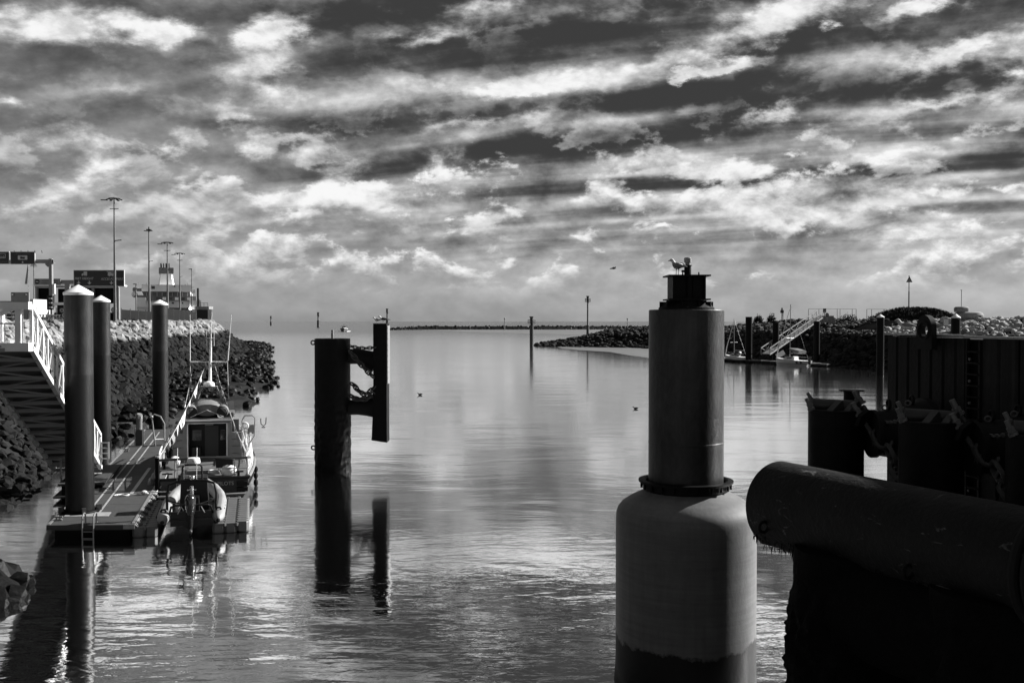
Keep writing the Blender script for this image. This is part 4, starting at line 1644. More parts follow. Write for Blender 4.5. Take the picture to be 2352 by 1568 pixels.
for i in range(len(st) - 1):
    for k in range(nr - 1):
        fs.append((i * nr + k, i * nr + k + 1, (i + 1) * nr + k + 1, (i + 1) * nr + k))
fs.append(tuple(range(nr)))
b.add(vs, fs)
hull = obj('hull', b, M['hull_navy'], pb, smooth=40)
b = MB()
vs = []
for (y, hb, zd) in st:
    vs += [V((-hb + .02, y + .0, zd - .03)), V((hb - .02, y, zd - .03))]
b.add(vs, [(2 * i, 2 * i + 1, 2 * i + 3, 2 * i + 2) for i in range(len(st) - 1)])
obj('deck', b, M['boat_deck'], pb, smooth=0)
for sd in (-1, 1):
    obj('gunwale', MB().loft([(sd * (hb + .03), y, zd + .02) for (y, hb, zd) in st], .085, 8), M['grey_paint'] if sd > 0 else M['dark_paint'], pb)
    obj('rubbing_strake', MB().loft([(sd * (hb * .985 + .03), y, zd * .62) for (y, hb, zd) in st], .05, 6), M['rubber'], pb)
obj('transom_rail', MB().loft([(-2.3, -.05, 1.0), (0, -.12, 1.06), (2.3, -.05, 1.0)], .085, 8), M['black_paint'], pb)
obj('swim_step', MB().box((1.35, -.32, .24), (1.5, .55, .07)), M['grey_paint'], pb, smooth=0)
obj('swim_step', MB().box((-1.35, -.32, .24), (1.5, .55, .07)), M['grey_paint'], pb, smooth=0)
for x_, z_ in ((1.95, .72), (1.95, .42)):
    obj('fender_block', MB().box((x_, -.12, z_), (.55, .22, .20)), M['rubber'], pb, smooth=0)
text('name_lettering', 'D', .24, M['sign_print'], pb, (-1.20, -.02, .72), (R(90), 0, 0))
text('name_lettering', 'PILOTS', .26, M['sign_print'], pb, (1.12, -.02, .72), (R(90), 0, 0))
# aft deck furniture
obj('hatch', MB().box((0, 2.2, 1.14), (1.7, 1.5, .16)), M['deck_boat_dark'], pb, smooth=0)
obj('bollard', MB().cyl((1.75, .6, 1.0), (1.75, .6, 1.28), .07, n=10).cyl((1.5, .6, 1.22), (2.0, .6, 1.22), .04, n=8), M['black_paint'], pb)
obj('bollard', MB().cyl((-1.75, .6, 1.0), (-1.75, .6, 1.28), .07, n=10).cyl((-2.0, .6, 1.22), (-1.5, .6, 1.22), .04, n=8), M['black_paint'], pb)
obj('buoy', MB().ball((1.25, .75, 1.28), (.42, .36, .32), 18, 12), M['radar_white'], pb)
obj('crate', MB().box((1.05, .9, 1.72), (.85, .5, .55)), M['black_paint'], pb, smooth=0)
# aft guard rail
obj('guard_rail', MB().loft([(-2.25, 1.4, 1.95), (-2.2, .25, 1.98), (0, .1, 2.06), (2.2, .25, 1.98), (2.3, .6, 1.95)], .065, 8), M['dark_paint'], pb)
obj('guard_rail', MB().loft([(-2.2, .25, 1.48), (0, .12, 1.5), (2.2, .25, 1.44)], .025, 6), M['grey_paint'], pb)
for x_ in (-2.2, -1.35, 1.55, 2.2):
    obj('stanchion', MB().cyl((x_, .2, 1.0), (x_, .2, 1.98), .035, n=8), M['galvanised'], pb)
# side rails: leaning stanchions with three wires each side
for sd in (-1, 1):
    ys = [.4, 1.0, 1.6, 2.2, 2.9, 3.6, 4.4, 5.2, 6.0, 6.9, 7.8, 8.8, 9.8, 10.8, 11.8, 12.8]
    def hbz(y):
        for (a0, a1) in zip(st, st[1:]):
            if a0[0] <= y <= a1[0]:
                f = (y - a0[0]) / (a1[0] - a0[0])
                return a0[1] + (a1[1] - a0[1]) * f, a0[2] + (a1[2] - a0[2]) * f
        return st[-1][1], st[-1][2]
    for y in ys:
        hb, zd = hbz(y)
        obj('stanchion', MB().cyl((sd * (hb - .04), y, zd), (sd * (hb - .16), y, zd + 1.0), .036, n=6), M['radar_white'], pb)
    for h in (.34, .67, 1.0):
        pth = []
        for y in ys:
            hb, zd = hbz(y)
            pth.append((sd * (hb - .04 - .12 * h), y, zd + h))
        obj('guard_wire', MB().loft(pth, .034 if h == 1.0 else .022, 6), M['radar_white'], pb)
# cabin
CY0, CY1 = 5.4, 10.2
CZ0, CZ1 = 1.15, 3.42
b = MB()
b.box((-1.18, (CY0 + CY1) / 2, (CZ0 + CZ1) / 2), (.28, CY1 - CY0, CZ1 - CZ0))
b.box((1.18, (CY0 + CY1) / 2, (CZ0 + CZ1) / 2), (.28, CY1 - CY0, CZ1 - CZ0))
obj('cabin_side', b, M['grey_paint'], pb, smooth=0)
obj('cabin_front', MB().box((0, CY1 - .1, (CZ0 + CZ1) / 2), (2.06, .2, CZ1 - CZ0)), M['grey_paint'], pb, smooth=0)
# sheltered aft bulkhead with the door
blk = obj('bulkhead', MB().box((0, CY0 + 1.3, (CZ0 + CZ1) / 2), (2.06, .12, CZ1 - CZ0)), M['black_paint'], pb, smooth=0)
obj('door', MB().box((.18, CY0 + 1.21, 2.1), (.74, .05, 1.85)), M['dark_paint'], blk, smooth=0)
obj('window', MB().box((-.62, CY0 + 1.22, 2.5), (.5, .04, .6)), M['glass_dark'], blk, smooth=0)
obj('window', MB().box((.80, CY0 + 1.22, 2.5), (.28, .04, .6)), M['glass_dark'], blk, smooth=0)
obj('deck_lamp', MB().box((.05, CY0 + 1.16, 3.12), (.46, .08, .14)), M['grey_paint'], blk, smooth=0)
obj('seat', MB().box((-.65, CY0 + .9, 1.5), (.45, .45, .7)), M['dark_paint'], blk, smooth=0)
for x_ in (-1.055, 1.055):
    obj('door_frame', MB().bar((x_, CY0 - .03, CZ0), (x_, CY0 - .03, CZ1 - .1), .06, .06), M['radar_white'], pb, smooth=0)
obj('door_frame', MB().bar((-1.08, CY0 - .03, CZ1 - .12), (1.08, CY0 - .03, CZ1 - .12), .06, .06), M['radar_white'], pb, smooth=0)
# lockers either side of the opening, in stepped drawers
for sd in (-1, 1):
    for k in range(4):
        obj('locker', MB().box((sd * 1.58, CY0 + .6, CZ0 + .22 + k * .40), (.52, 1.2, .375)), M['grey_paint'], pb, smooth=0)
    obj('wing_panel', MB().box((sd * 1.50, CY0 + .9, 3.05), (.40, .12, .70)), M['grey_paint'], pb, smooth=0)
roof = obj('cabin_roof', MB().box((0, 7.75, 3.52), (2.75, 5.3, .14)).box((0, 5.15, 3.44), (2.6, .12, .12)), M['boat_deck'], pb, smooth=0)
obj('roof_lip', MB().box((0, 5.07, 3.50), (2.7, .05, .10)), M['radar_white'], roof, smooth=0)
# inflatable tender stowed on the roof
tend = obj('roof_tender', MB().loft([(0, 5.5, 4.02), (0, 6.4, 4.20), (0, 7.6, 4.22), (0, 8.6, 4.0)], [(.78, .34), (.82, .34), (.8, .32), (.4, .2)], 14), M['cover_cloth'], pb, smooth=60)
for sd in (-1, 1):
    obj('tender_tube', MB().loft([(sd * .82, 5.25, 3.95), (sd * .84, 5.4, 3.97), (sd * .86, 7.0, 3.98), (sd * .6, 8.5, 4.0), (sd * .1, 9.0, 4.05)], [.24, .33, .34, .32, .3], 16), M['cover_cloth'], tend, smooth=60)
    obj('lashing', MB().cyl((sd * .9, 5.2, 3.66), (0, 5.18, 4.06), .016, n=6), M['rope'], tend)
    obj('tube_end', MB().cyl((sd * .82, 5.24, 3.95), (sd * .82, 5.30, 3.95), .30, n=18), M['black_paint'], tend)
# frame, radar platform and mast
fr = obj('mast_frame', MB().bar((-1.05, 7.7, 4.45), (1.05, 7.7, 4.45), .12, .12), M['grey_paint'], pb, smooth=0)
for sd in (-1, 1):
    obj('frame_leg', MB().bar((sd * 1.1, 7.7, 3.58), (sd * .42, 7.8, 5.15), .09, .09).bar((sd * 1.0, 8.7, 3.58), (sd * .40, 8.2, 5.15), .07, .07), M['grey_paint'], fr, smooth=0)
obj('radar_platform', MB().box((0, 8.0, 5.18), (.95, .8, .06)), M['grey_paint'], fr, smooth=0)
obj('radome', MB().lathe([(.30, 5.22), (.33, 5.30), (.30, 5.42), (.18, 5.50), (0, 5.52)], 20, c=(0, 7.8, 0)), M['radar_white'], fr, smooth=60)
mast = obj('mast', MB().cyl((.05, 8.1, 5.2), (.05, 8.1, 6.6), .10, .08, n=12).cyl((.07, 8.1, 6.6), (.12, 8.1, 8.3), .085, .05, n=10).cyl((.12, 8.1, 8.3), (.18, 8.1, 9.55), .022, .012, n=6), M['radar_white'], pb)
obj('spreader', MB().cyl((-1.06, 8.1, 6.64), (1.06, 8.1, 6.62), .035, n=8), M['radar_white'], mast)
for sd in (-1, 1):
    obj('strut', MB().cyl((sd * .62, 8.1, 6.6), (0, 8.1, 6.3), .018, n=6), M['grey_paint'], mast)
    obj('whip_aerial', MB().cyl((sd * 1.06, 8.1, 6.7), (sd * 1.06 + (.22 if sd > 0 else .02), 8.1, 9.4), .028, .012, n=6), M['radar_white'], mast)
    obj('halyard', MB().cyl((sd * 1.04, 8.1, 6.6), (sd * 1.12, 7.7, 3.6), .014, n=5), M['rope'], mast)
    obj('dipole', MB().cyl((.08 + sd * .21, 8.1, 7.55), (.08 + sd * .21, 8.1, 8.45), .014, n=6), M['radar_white'], mast)
    obj('stay_leg', MB().cyl((.05, 8.1, 5.65), (sd * .3, 7.8, 5.2), .03, n=6), M['radar_white'], mast)
obj('aerial_bar', MB().cyl((-.16, 8.1, 8.02), (.32, 8.1, 8.02), .03, n=8), M['radar_white'], mast)
# starboard deck gear: davit frame, boathook rack, lifebuoy
dv = obj('davit', MB().loft([(1.9, 4.6, 1.15), (1.9, 4.6, 3.5), (2.05, 4.6, 3.75), (2.45, 4.6, 3.75), (2.6, 4.6, 3.6), (2.55, 4.6, 2.6), (2.3, 4.6, 2.2)], .04, 8), M['galvanised'], pb)
obj('basket', MB().loft([(2.0, 4.7, 2.9), (2.05, 4.7, 1.8), (2.25, 4.7, 1.7), (2.35, 4.7, 2.8)], .05, 8), M['radar_white'], dv)
obj('lifebuoy', MB().torus((2.05, 4.4, 3.2), .16, .06, (0, 1, 0), 18, 8), M['radar_white'], dv)
obj('net', MB().box((2.35, 4.9, 2.95), (.35, .10, .5), rz=.4), M['dark_paint'], dv, smooth=0)
obj('forked_rest', MB().loft([(2.9, 4.8, 3.55), (2.92, 4.8, 3.25), (3.05, 4.8, 3.12), (3.18, 4.8, 3.25), (3.2, 4.8, 3.6)], .025, 6).cyl((2.95, 4.8, 3.05), (3.15, 4.8, 3.05), .03, n=6), M['black_paint'], dv)
for k in range(7):
    y = 2.2 + k * .55
    obj('rigging', MB().loft([(2.3 - .05 * k, y, 1.15), (2.15 + .12 * (k % 2), y + .2, 1.9), (1.9 + .1 * (k % 3), y + .3, 2.6 + .12 * k)], .022, 6), M['radar_white'], pb)
    obj('rigging', MB().loft([(-2.3 + .05 * k, y, 1.15), (-2.15 - .1 * (k % 2), y + .2, 1.9), (-1.95, y + .3, 2.4 + .1 * k)], .018, 6), M['radar_white' if k % 2 else 'dark_paint'], pb)
for sd in (-1, 1):
    for k in range(3):
        obj('side_window', MB().box((sd * 1.325, CY0 + 1.9 + k * 1.05, 2.75), (.03, .80, .62)), M['glass_dark'], pb, smooth=0)
for y in (1.6, 3.2, 4.8):
    obj('port_fender', MB().ball((-2.66, y, .60), (.14, .14, .34), 10, 8), M['tube_pale'], pb)
obj('life_raft', MB().cyl((-1.62, 2.9, 1.42), (-1.62, 4.1, 1.42), .28, n=16), M['radar_white'], pb)
obj('rope_coil', MB().torus((.5, 1.1, 1.16), .26, .05, (0, 0, 1), 18, 6).torus((.5, 1.1, 1.24), .22, .05, (0, 0, 1), 18, 6), M['rope'], pb)
obj('searchlight', MB().cyl((.72, 5.6, 3.72), (.72, 5.3, 3.74), .14, .17, n=14).cyl((.72, 5.5, 3.58), (.72, 5.5, 3.7), .04, n=8), M['chrome'], pb)
# small dark ball fenders along the starboard side
for y in (1.0, 3.4, 5.8):
    obj('side_fender', MB().ball((2.62, y, .55), (.12, .12, .20), 10, 8), M['rubber'], pb)

# signal flags on lines from the spreader down to the after rail
def bunting(label, a, c, n, seed):
    root = thing('signal_flags', label, 'bunting', a, YAW, 'signal flag lines of the pilot boat')
    inv = Matrix.Rotation(-YAW, 3, 'Z')
    d = inv @ (V(c) - V(a))
    pts = [V((0, 0, 0)).lerp(d, i / 12) - V((0, 0, 1.2 * (i / 12) * (1 - i / 12))) for i in range(13)]
    obj('line', MB().loft(pts, .012, 5), M['rope'], root)
    r_ = random.Random(seed)
    for i in range(n):
        f = .06 + .9 * i / n
        k = f * 12
        p = pts[int(k)].lerp(pts[min(12, int(k) + 1)], k - int(k))
        dn = d.normalized()
        w, h = r_.uniform(.28, .42), r_.uniform(.42, .66)
        sw = r_.uniform(-.12, .12)
        q0, q1 = p, p + dn * w
        tip = V((sw, r_.uniform(-.08, .08), -h))
        kind = r_.random()
        mb = MB()
        th = V((.006, -.006, 0))
        if kind < .4:
            mb.add([q0, q1, q0.lerp(q1, .5) + tip, q0 + th, q1 + th, q0.lerp(q1, .5) + tip + th], [(0, 1, 2), (5, 4, 3), (0, 1, 4, 3), (1, 2, 5, 4), (2, 0, 3, 5)])
        else:
            mid_ = V((r_.uniform(-.05, .05), .05, 0))
            v0 = [q0, q1, q1 + tip * .5 + mid_, q1 + tip * .8, q0 + tip * .85, q0 + tip * .45 + mid_]
            mb.add(v0 + [q + th for q in v0], [(0, 1, 2, 5), (5, 2, 3, 4), (6, 11, 8, 7), (11, 10, 9, 8), (0, 1, 7, 6), (1, 2, 8, 7), (2, 3, 9, 8), (3, 4, 10, 9), (4, 5, 11, 10), (5, 0, 6, 11)])
        obj('flag', mb, M[r_.choice(['radar_white', 'radar_white', 'grey_paint', 'black_paint'])], root, smooth=0)
    return root


Rz = Matrix.Rotation(YAW, 3, 'Z')
bl = lambda x_, y_, z_: PB + Rz @ V((x_, y_, z_))
bunting('signal flags strung from the pilot boat mast down to its port stern rail', bl(-.25, 8.1, 6.3), bl(-2.2, .4, 2.0), 17, 3)
bunting('signal flags strung from the pilot boat mast down to its starboard side rail', bl(.30, 8.1, 6.5), bl(2.2, 2.6, 1.7), 17, 4)
bunting('short string of signal flags near the pilot boat radar frame', bl(-.95, 8.0, 6.1), bl(-1.5, 5.2, 3.2), 8, 6)

# mooring ropes of the pilot boat
q0, q1 = bl(-1.75, .6, 1.25), FL + pt(PW - .3, 7.4, PZ + .12)
tag(obj('mooring_line', MB().loft([p - q1 for p in sag(q0, q1, .45)], .026, 6), M['rope'], None, q1), 'slack pale rope hanging from the pilot boat stern to the pontoon', 'rope', 'mooring ropes by the pilot boat stern')
q0 = FL + pt(PW + 1.9, 6.2, .95)
tag(obj('mooring_line', MB().loft([p - q1 for p in sag(q0, q1, .03)], .026, 6), M['rope'], None, q1), 'taut pale rope from the rigid inflatable to the pontoon edge', 'rope', 'mooring ropes by the pilot boat stern')

# ------------------------------------------------------------------ drive-on dock of moulded cubes, and the rigid inflatable on it
DK = gnd(445, 1228)
DK = V((DK.x, DK.y, 0))
dock = thing('drive_on_dock', 'floating dock of grey moulded cubes under the rigid inflatable', 'dock', DK, YAW)
cube = MB()
n8 = []
hs = .245
for (z, k) in ((-.22, .92), (-.18, 1.0), (.15, 1.0), (.20, .94)):
    c_ = .09
    h_ = hs * k
    n8.append([V((x_, y_, z)) for x_, y_ in ((-h_ + c_, -h_), (h_ - c_, -h_), (h_, -h_ + c_), (h_, h_ - c_), (h_ - c_, h_), (-h_ + c_, h_), (-h_, h_ - c_), (-h_, -h_ + c_))])
vs = [q for r_ in n8 for q in r_]
fs = [tuple(range(8))[::-1], tuple(range(24, 32))]
for i in range(3):
    for k in range(8):
        fs.append((i * 8 + k, i * 8 + (k + 1) % 8, (i + 1) * 8 + (k + 1) % 8, (i + 1) * 8 + k))
cube.add(vs, fs)
cube_me = finish(cube.mesh('float_cube'), M['float_plastic'], 0)
lug_me = finish(MB().cyl((0, 0, .10), (0, 0, .22), .07, n=8).mesh('lug'), M['float_plastic'], 30)
for ix in (-4.4, -3.4, 2.0, 3.0, 4.0):
    for iy in range(13):
        if ix > 3.5 and iy > 11:
            continue
        o = bpy.data.objects.new('float_cube', cube_me)
        COL.objects.link(o)
        o.parent = dock
        o.location = (ix * .5 + .0, .25 + iy * .5, .22 + (.05 if ix > 3.5 else 0))
        o.rotation_euler = (0, 0, random.choice((0, math.pi / 2)))
for ix in (-3.9, 2.5, 3.5):
    for iy in range(14):
        o = bpy.data.objects.new('lug', lug_me)
        COL.objects.link(o)
        o.parent = dock
        o.location = (ix * .5, iy * .5, .22)

RB = DK + Rz @ V((-.12, .35, 0))
rib = thing('rigid_inflatable', 'rigid inflatable boat with pale tubes, roll bar and outboard, stern towards the viewer', 'inflatable boat', RB, YAW)
b = MB()
hs_ = [(0, 1.0, .15), (2, 1.05, .15), (4, .95, .25), (5.4, .5, .5), (6.1, .05, .75)]
vs = []
for (y, hb, zk) in hs_:
    vs += [V((-hb, y, .62)), V((0, y, zk)), V((hb, y, .62))]
fs = [(0, 1, 2)] + [(3 * i + k, 3 * i + k + 1, 3 * i + k + 4, 3 * i + k + 3) for i in range(len(hs_) - 1) for k in range(2)]
b.add(vs, fs)
obj('hull', b, M['black_paint'], rib)
obj('floor', MB().box((0, 2.5, .60), (1.9, 5.0, .05)), M['dark_paint'], rib, smooth=0)
obj('transom', MB().box((0, .12, .62), (1.7, .10, .62)), M['black_paint'], rib, smooth=0)
rt = .27
for sd in (-1, 1):
    pth = [(sd * 1.12, -.55, .62), (sd * 1.12, -.45, .64), (sd * 1.12, -.2, .68), (sd * 1.12, .15, .72), (sd * 1.13, 1.5, .76), (sd * 1.12, 2.8, .82), (sd * 1.0, 4.0, .92), (sd * .72, 5.1, 1.05), (sd * .36, 5.9, 1.16), (0, 6.3, 1.20)]
    tb = obj('tube', MB().loft(pth, [.05, .13, .22, rt, rt, rt, rt, rt, rt, rt], 18), M['tube_pale'], rib, smooth=60)
    obj('rub_strip', MB().loft([(x_ + sd * (rt + .0) * (1 if abs(x_) > .8 else .7), y, z) for (x_, y, z) in pth[3:9]], .05, 8), M['rubber'], tb)
    obj('top_patch', MB().loft([(x_, y, z + rt - .035) for (x_, y, z) in pth[3:7]], [(.11, .045)] * 4, 8), M['grey_paint'], tb)
    obj('cone_handle', MB().loft([(sd * 1.12 - .10, .05, .97), (sd * 1.12 - .06, .0, 1.06), (sd * 1.12 + .06, .0, 1.06), (sd * 1.12 + .10, .05, .97)], .04, 8), M['rubber'], tb)
    obj('cone_plug', MB().ball((sd * 1.12, -.55, .62), .085, 10, 7), M['rubber'], tb)
    obj('grab_line', MB().loft([(sd * 1.35, .6 + k * .25, .82 + .10 * (k % 3 == 0)) for k in range(14)], .018, 5), M['rubber'], tb)
# console, arch, mast lights
obj('console', MB().box((0, 2.6, 1.30), (1.25, 1.0, 1.45), taper=.88), M['black_paint'], rib, smooth=0)
obj('seat', MB().box((0, 1.9, .95), (.5, 1.0, .65), taper=.9), M['black_paint'], rib, smooth=0)
arch = obj('roll_bar', MB().loft([(-1.0, .45, .75), (-1.02, .6, 1.6), (-.92, .7, 2.0), (-.55, .75, 2.12), (0, .75, 2.15), (.55, .75, 2.12), (.92, .7, 2.0), (1.02, .6, 1.6), (1.0, .45, .75)], .055, 10), M['black_paint'], rib)
obj('upper_arch', MB().loft([(-.42, .9, 2.12), (-.40, .9, 2.7), (-.30, .9, 2.8), (.30, .9, 2.8), (.40, .9, 2.7), (.42, .9, 2.12)], .04, 8), M['black_paint'], arch)
obj('arch_brace', MB().cyl((-1.0, .55, 1.35), (-.3, .2, 1.2), .03, n=8).cyl((1.0, .55, 1.35), (.3, .2, 1.2), .03, n=8), M['black_paint'], arch)
obj('radome', MB().lathe([(.27, 2.86), (.285, 2.92), (.25, 3.08), (.23, 3.10), (0, 3.11)], 24, c=(.06, .9, 0)), M['radar_white'], arch, smooth=40)
text('radome_mark', 'B', .10, M['dark_paint'], arch, (.06, .63, 2.99), (R(80), 0, 0))
obj('light_ball', MB().ball((.0, .75, 2.27), .12, 14, 9), M['chrome'], arch)
for x_, h in ((-.62, 3.2), (.18, 3.2), (-.34, 2.65)):
    obj('whip_aerial', MB().cyl((x_, .8, 2.12), (x_ + .03, .8, h + .35), .014, n=6), M['radar_white'], arch)
obj('horn', MB().cyl((-.5, .75, 2.15), (-.5, .75, 2.4), .07, n=10), M['black_paint'], arch)
# stern guard frame
sg = obj('stern_frame', MB().loft([(-.88, .05, .85), (-.80, -.12, 1.18), (-.62, -.16, 1.24), (.62, -.16, 1.24), (.80, -.12, 1.18), (.88, .05, .85)], .045, 8), M['black_paint'], rib)
for sd in (-1, 1):
    obj('strut', MB().cyl((sd * .75, -.16, 1.22), (sd * .38, -.16, 1.22), .022, n=6).cyl((sd * .38, -.16, 1.22), (sd * .55, -.02, .86), .022, n=6), M['galvanised'], sg)
# outboard
ob = obj('outboard', MB().loft([(0, -.40, .92), (0, -.42, 1.05), (0, -.45, 1.35), (0, -.45, 1.55), (0, -.42, 1.68), (0, -.40, 1.72)], [(.17, .24), (.20, .30), (.22, .34), (.22, .33), (.17, .26), (.10, .16)], 18), M['glass_dark'], rib, smooth=50)
obj('leg', MB().loft([(0, -.40, .95), (0, -.40, .4), (0, -.44, .18), (0, -.46, .02)], [(.14, .18), (.10, .14), (.07, .12), (.05, .10)], 12), M['black_paint'], ob, smooth=50)
obj('gearcase', MB().loft([(0, -.15, .20), (0, -.35, .20), (0, -.62, .20), (0, -.70, .2)], [.04, .09, .09, .05], 12), M['dark_paint'], ob, smooth=50)
obj('tow_post', MB().cyl((.02, .2, 1.0), (.02, .2, 1.98), .075, n=14).cyl((-.17, .2, 1.82), (.21, .2, 1.82), .03, n=8), M['chrome'], rib)
obj('fuel_line', MB().loft([(-.3, .1, .95), (-.45, .3, 1.15), (-.55, .7, .95)], .02, 6), M['chrome'], rib)

# ------------------------------------------------------------------ west quay: lamp masts, signs, toll hall, fences, ferry
GZ = 8.72


def px2x(px, y):
    return (px - 1176) / FPX * y


def zat(py, y):
    return EYE + (738.4 - py) / FPX * y


# lamp masts -------------------------------------------------
def lamp_mast(label, px, ytop, Y, rz=0.0, kind=0, k_=1.0):
    h = zat(ytop, Y) - GZ
    root = thing('lamp_mast', label, 'lamp mast', (px2x(px, Y), Y, GZ), rz, 'tall lamp masts on the west quay')
    obj('pole', MB().cyl((0, 0, 0), (0, 0, h), .36 * k_, .14 * k_, n=14), M['mast_steel'], root)
    if kind == 0:
        b = MB().torus((0, 0, h - .2), 1.25 * k_, .07 * k_, (0, 0, 1), 18, 6)
        b.bar((-1.25 * k_, 0, h - .2), (1.25 * k_, 0, h - .2), .12).bar((0, -1.25 * k_, h - .2), (0, 1.25 * k_, h - .2), .12)
        obj('lamp_ring', b, M['black_paint'], root)
        for k in range(6):
            a = k * math.pi / 3 + .3
            obj('floodlight', MB().box((1.5 * k_ * math.cos(a), 1.5 * k_ * math.sin(a), h - .35), (.75 * k_, .5 * k_, .22 * k_), rz=a, ry=R(20)), M['black_paint'], root, smooth=0)
        obj('floodlight', MB().box((-2.2 * k_, -.3, h - .75 * k_), (1.5 * k_, .5, .18 * k_), rz=.2), M['black_paint'], root, smooth=0)
        obj('cross_arm', MB().bar((-1.05 * k_, 0, h - 2.8 * k_), (1.05 * k_, 0, h - 2.8 * k_), .16 * k_), M['black_paint'], root, smooth=0)
    elif kind == 1:
        obj('lamp_head', MB().box((0, 0, h - .2), (1.1, 1.1, .3)).box((-.5, -.3, h - .55), (1.4, .5, .2), ry=.1).box((.4, .4, h - .45), (.9, .4, .2)), M['black_paint'], root, smooth=0)
        obj('lamp_mount', MB().cyl((0, 0, h - .1), (0, 0, h + .6), .16, n=8), M['black_paint'], root)
    else:
        obj('lamp_head', MB().box((-.6, 0, h + .1), (1.5, .5, .28), ry=-.15).bar((-.1, 0, h - .6), (-.1, 0, h + .2), .3), M['black_paint'], root, smooth=0)
    obj('bracket', MB().bar((0, 0, h * .655), (1.05, 0, h * .66), .13), M['black_paint'], root, smooth=0)
    return root


lamp_mast('tallest lamp mast on the quay, in front of the big two-panel road sign', 264.5, 454, 149, 0, 0, .62)
lamp_mast('lamp mast with a compact head, second tallest on the quay', 343.5, 527, 274, 0, 1)
lamp_mast('lamp mast standing in front of the ferry funnel', 385.5, 556, 318, 0, 0)
lamp_mast('lamp mast just to the ferry side of the funnel mast, arms near its top', 414, 581, 369, 0, 0)
lamp_mast('shortest lamp mast, single arm head, at the seaward end of the ferry', 441, 619, 470, 0, 2)

q = V((px2x(313, 360), 360, GZ))
tl = thing('twin_light', 'short mast with two flat dish lights left of the ferry', 'lamp mast', q)
h = zat(652, 360) - GZ
obj('pole', MB().cyl((0, 0, 0), (0, 0, h), .26, .18, n=8), M['mast_steel'], tl)
for dz in (0, -1.4):
    obj('dish', MB().lathe([(1.1, h + dz - .25), (.9, h + dz), (0, h + dz + .15)], 14), M['mast_steel'], tl)
q = V((px2x(79, 190), 190, GZ))
tl = thing('slim_mast', 'slim mast with three short arms between the sign gantry and the toll hall', 'lamp mast', q)
h = zat(606, 190) - GZ
obj('pole', MB().cyl((0, 0, 0), (0, 0, h), .14, .08, n=8), M['mast_steel'], tl)
for dx, dz, w in ((0, -.2, 1.0), (.35, .15, .5), (-.35, -.45, .6), (.3, -.5, .6)):
    obj('arm', MB().box((dx, 0, h + dz), (w, .2, .10)), M['black_paint'], tl, smooth=0)
q = V((px2x(66.5, 150), 150, GZ))
tl = thing('flag_pole', 'pole with a furled flag left of the sign gantry post', 'flag pole', q)
h = zat(607, 150) - GZ
obj('pole', MB().cyl((0, 0, 0), (0, 0, h), .06, .04, n=8), M['galvanised'], tl)
obj('flag', MB().loft([(-.05, 0, h - .1), (-.15, 0, h - 1.0), (-.28, 0, h - 2.2), (-.36, 0, h - 3.0)], [(.05, .05), (.10, .08), (.16, .12), (.20, .10)], 8), M['grey_paint'], tl)


# pictograms and arrows, flat print standing a centimetre proud of the sign face
def arrow(root, x, z, s, y, m):
    obj('arrow', MB().prism([(-.16, .5), (.16, .5), (.16, .0), (.62, .12), (0, -.5), (-.62, .12), (-.16, 0)], V((x, y, z)), V((s, 0, 0)), V((0, 0, s)), .012), m, root, smooth=0)


def truck_print(root, x, z, s, y, m, engine=False):
    b = MB()
    if not engine:
        b.prism([(-.45, -.3), (-.05, -.3), (-.05, .12), (-.2, .12), (-.42, -.02)], V((x, y, z)), V((s, 0, 0)), V((0, 0, s)), .012)
        b.prism([(.0, -.3), (.75, -.3), (.75, .5), (.0, .5)], V((x, y, z)), V((s, 0, 0)), V((0, 0, s)), .012)
    else:
        b.prism([(-.6, -.3), (.8, -.3), (.8, .18), (.1, .18), (-.1, .3), (-.55, .3), (-.62, .0)], V((x, y, z)), V((s, 0, 0)), V((0, 0, s)), .012)
        b.prism([(-.8, .42), (.85, .30), (.85, .40), (-.8, .52)], V((x, y, z)), V((s, 0, 0)), V((0, 0, s)), .012)
    for wx in (-.3, .3, .6):
        b.cyl(V((x + wx * s, y - .012, z - .32 * s)), V((x + wx * s, y, z - .32 * s)), .11 * s, n=10)
    obj('pictogram', b, m, root, smooth=0)


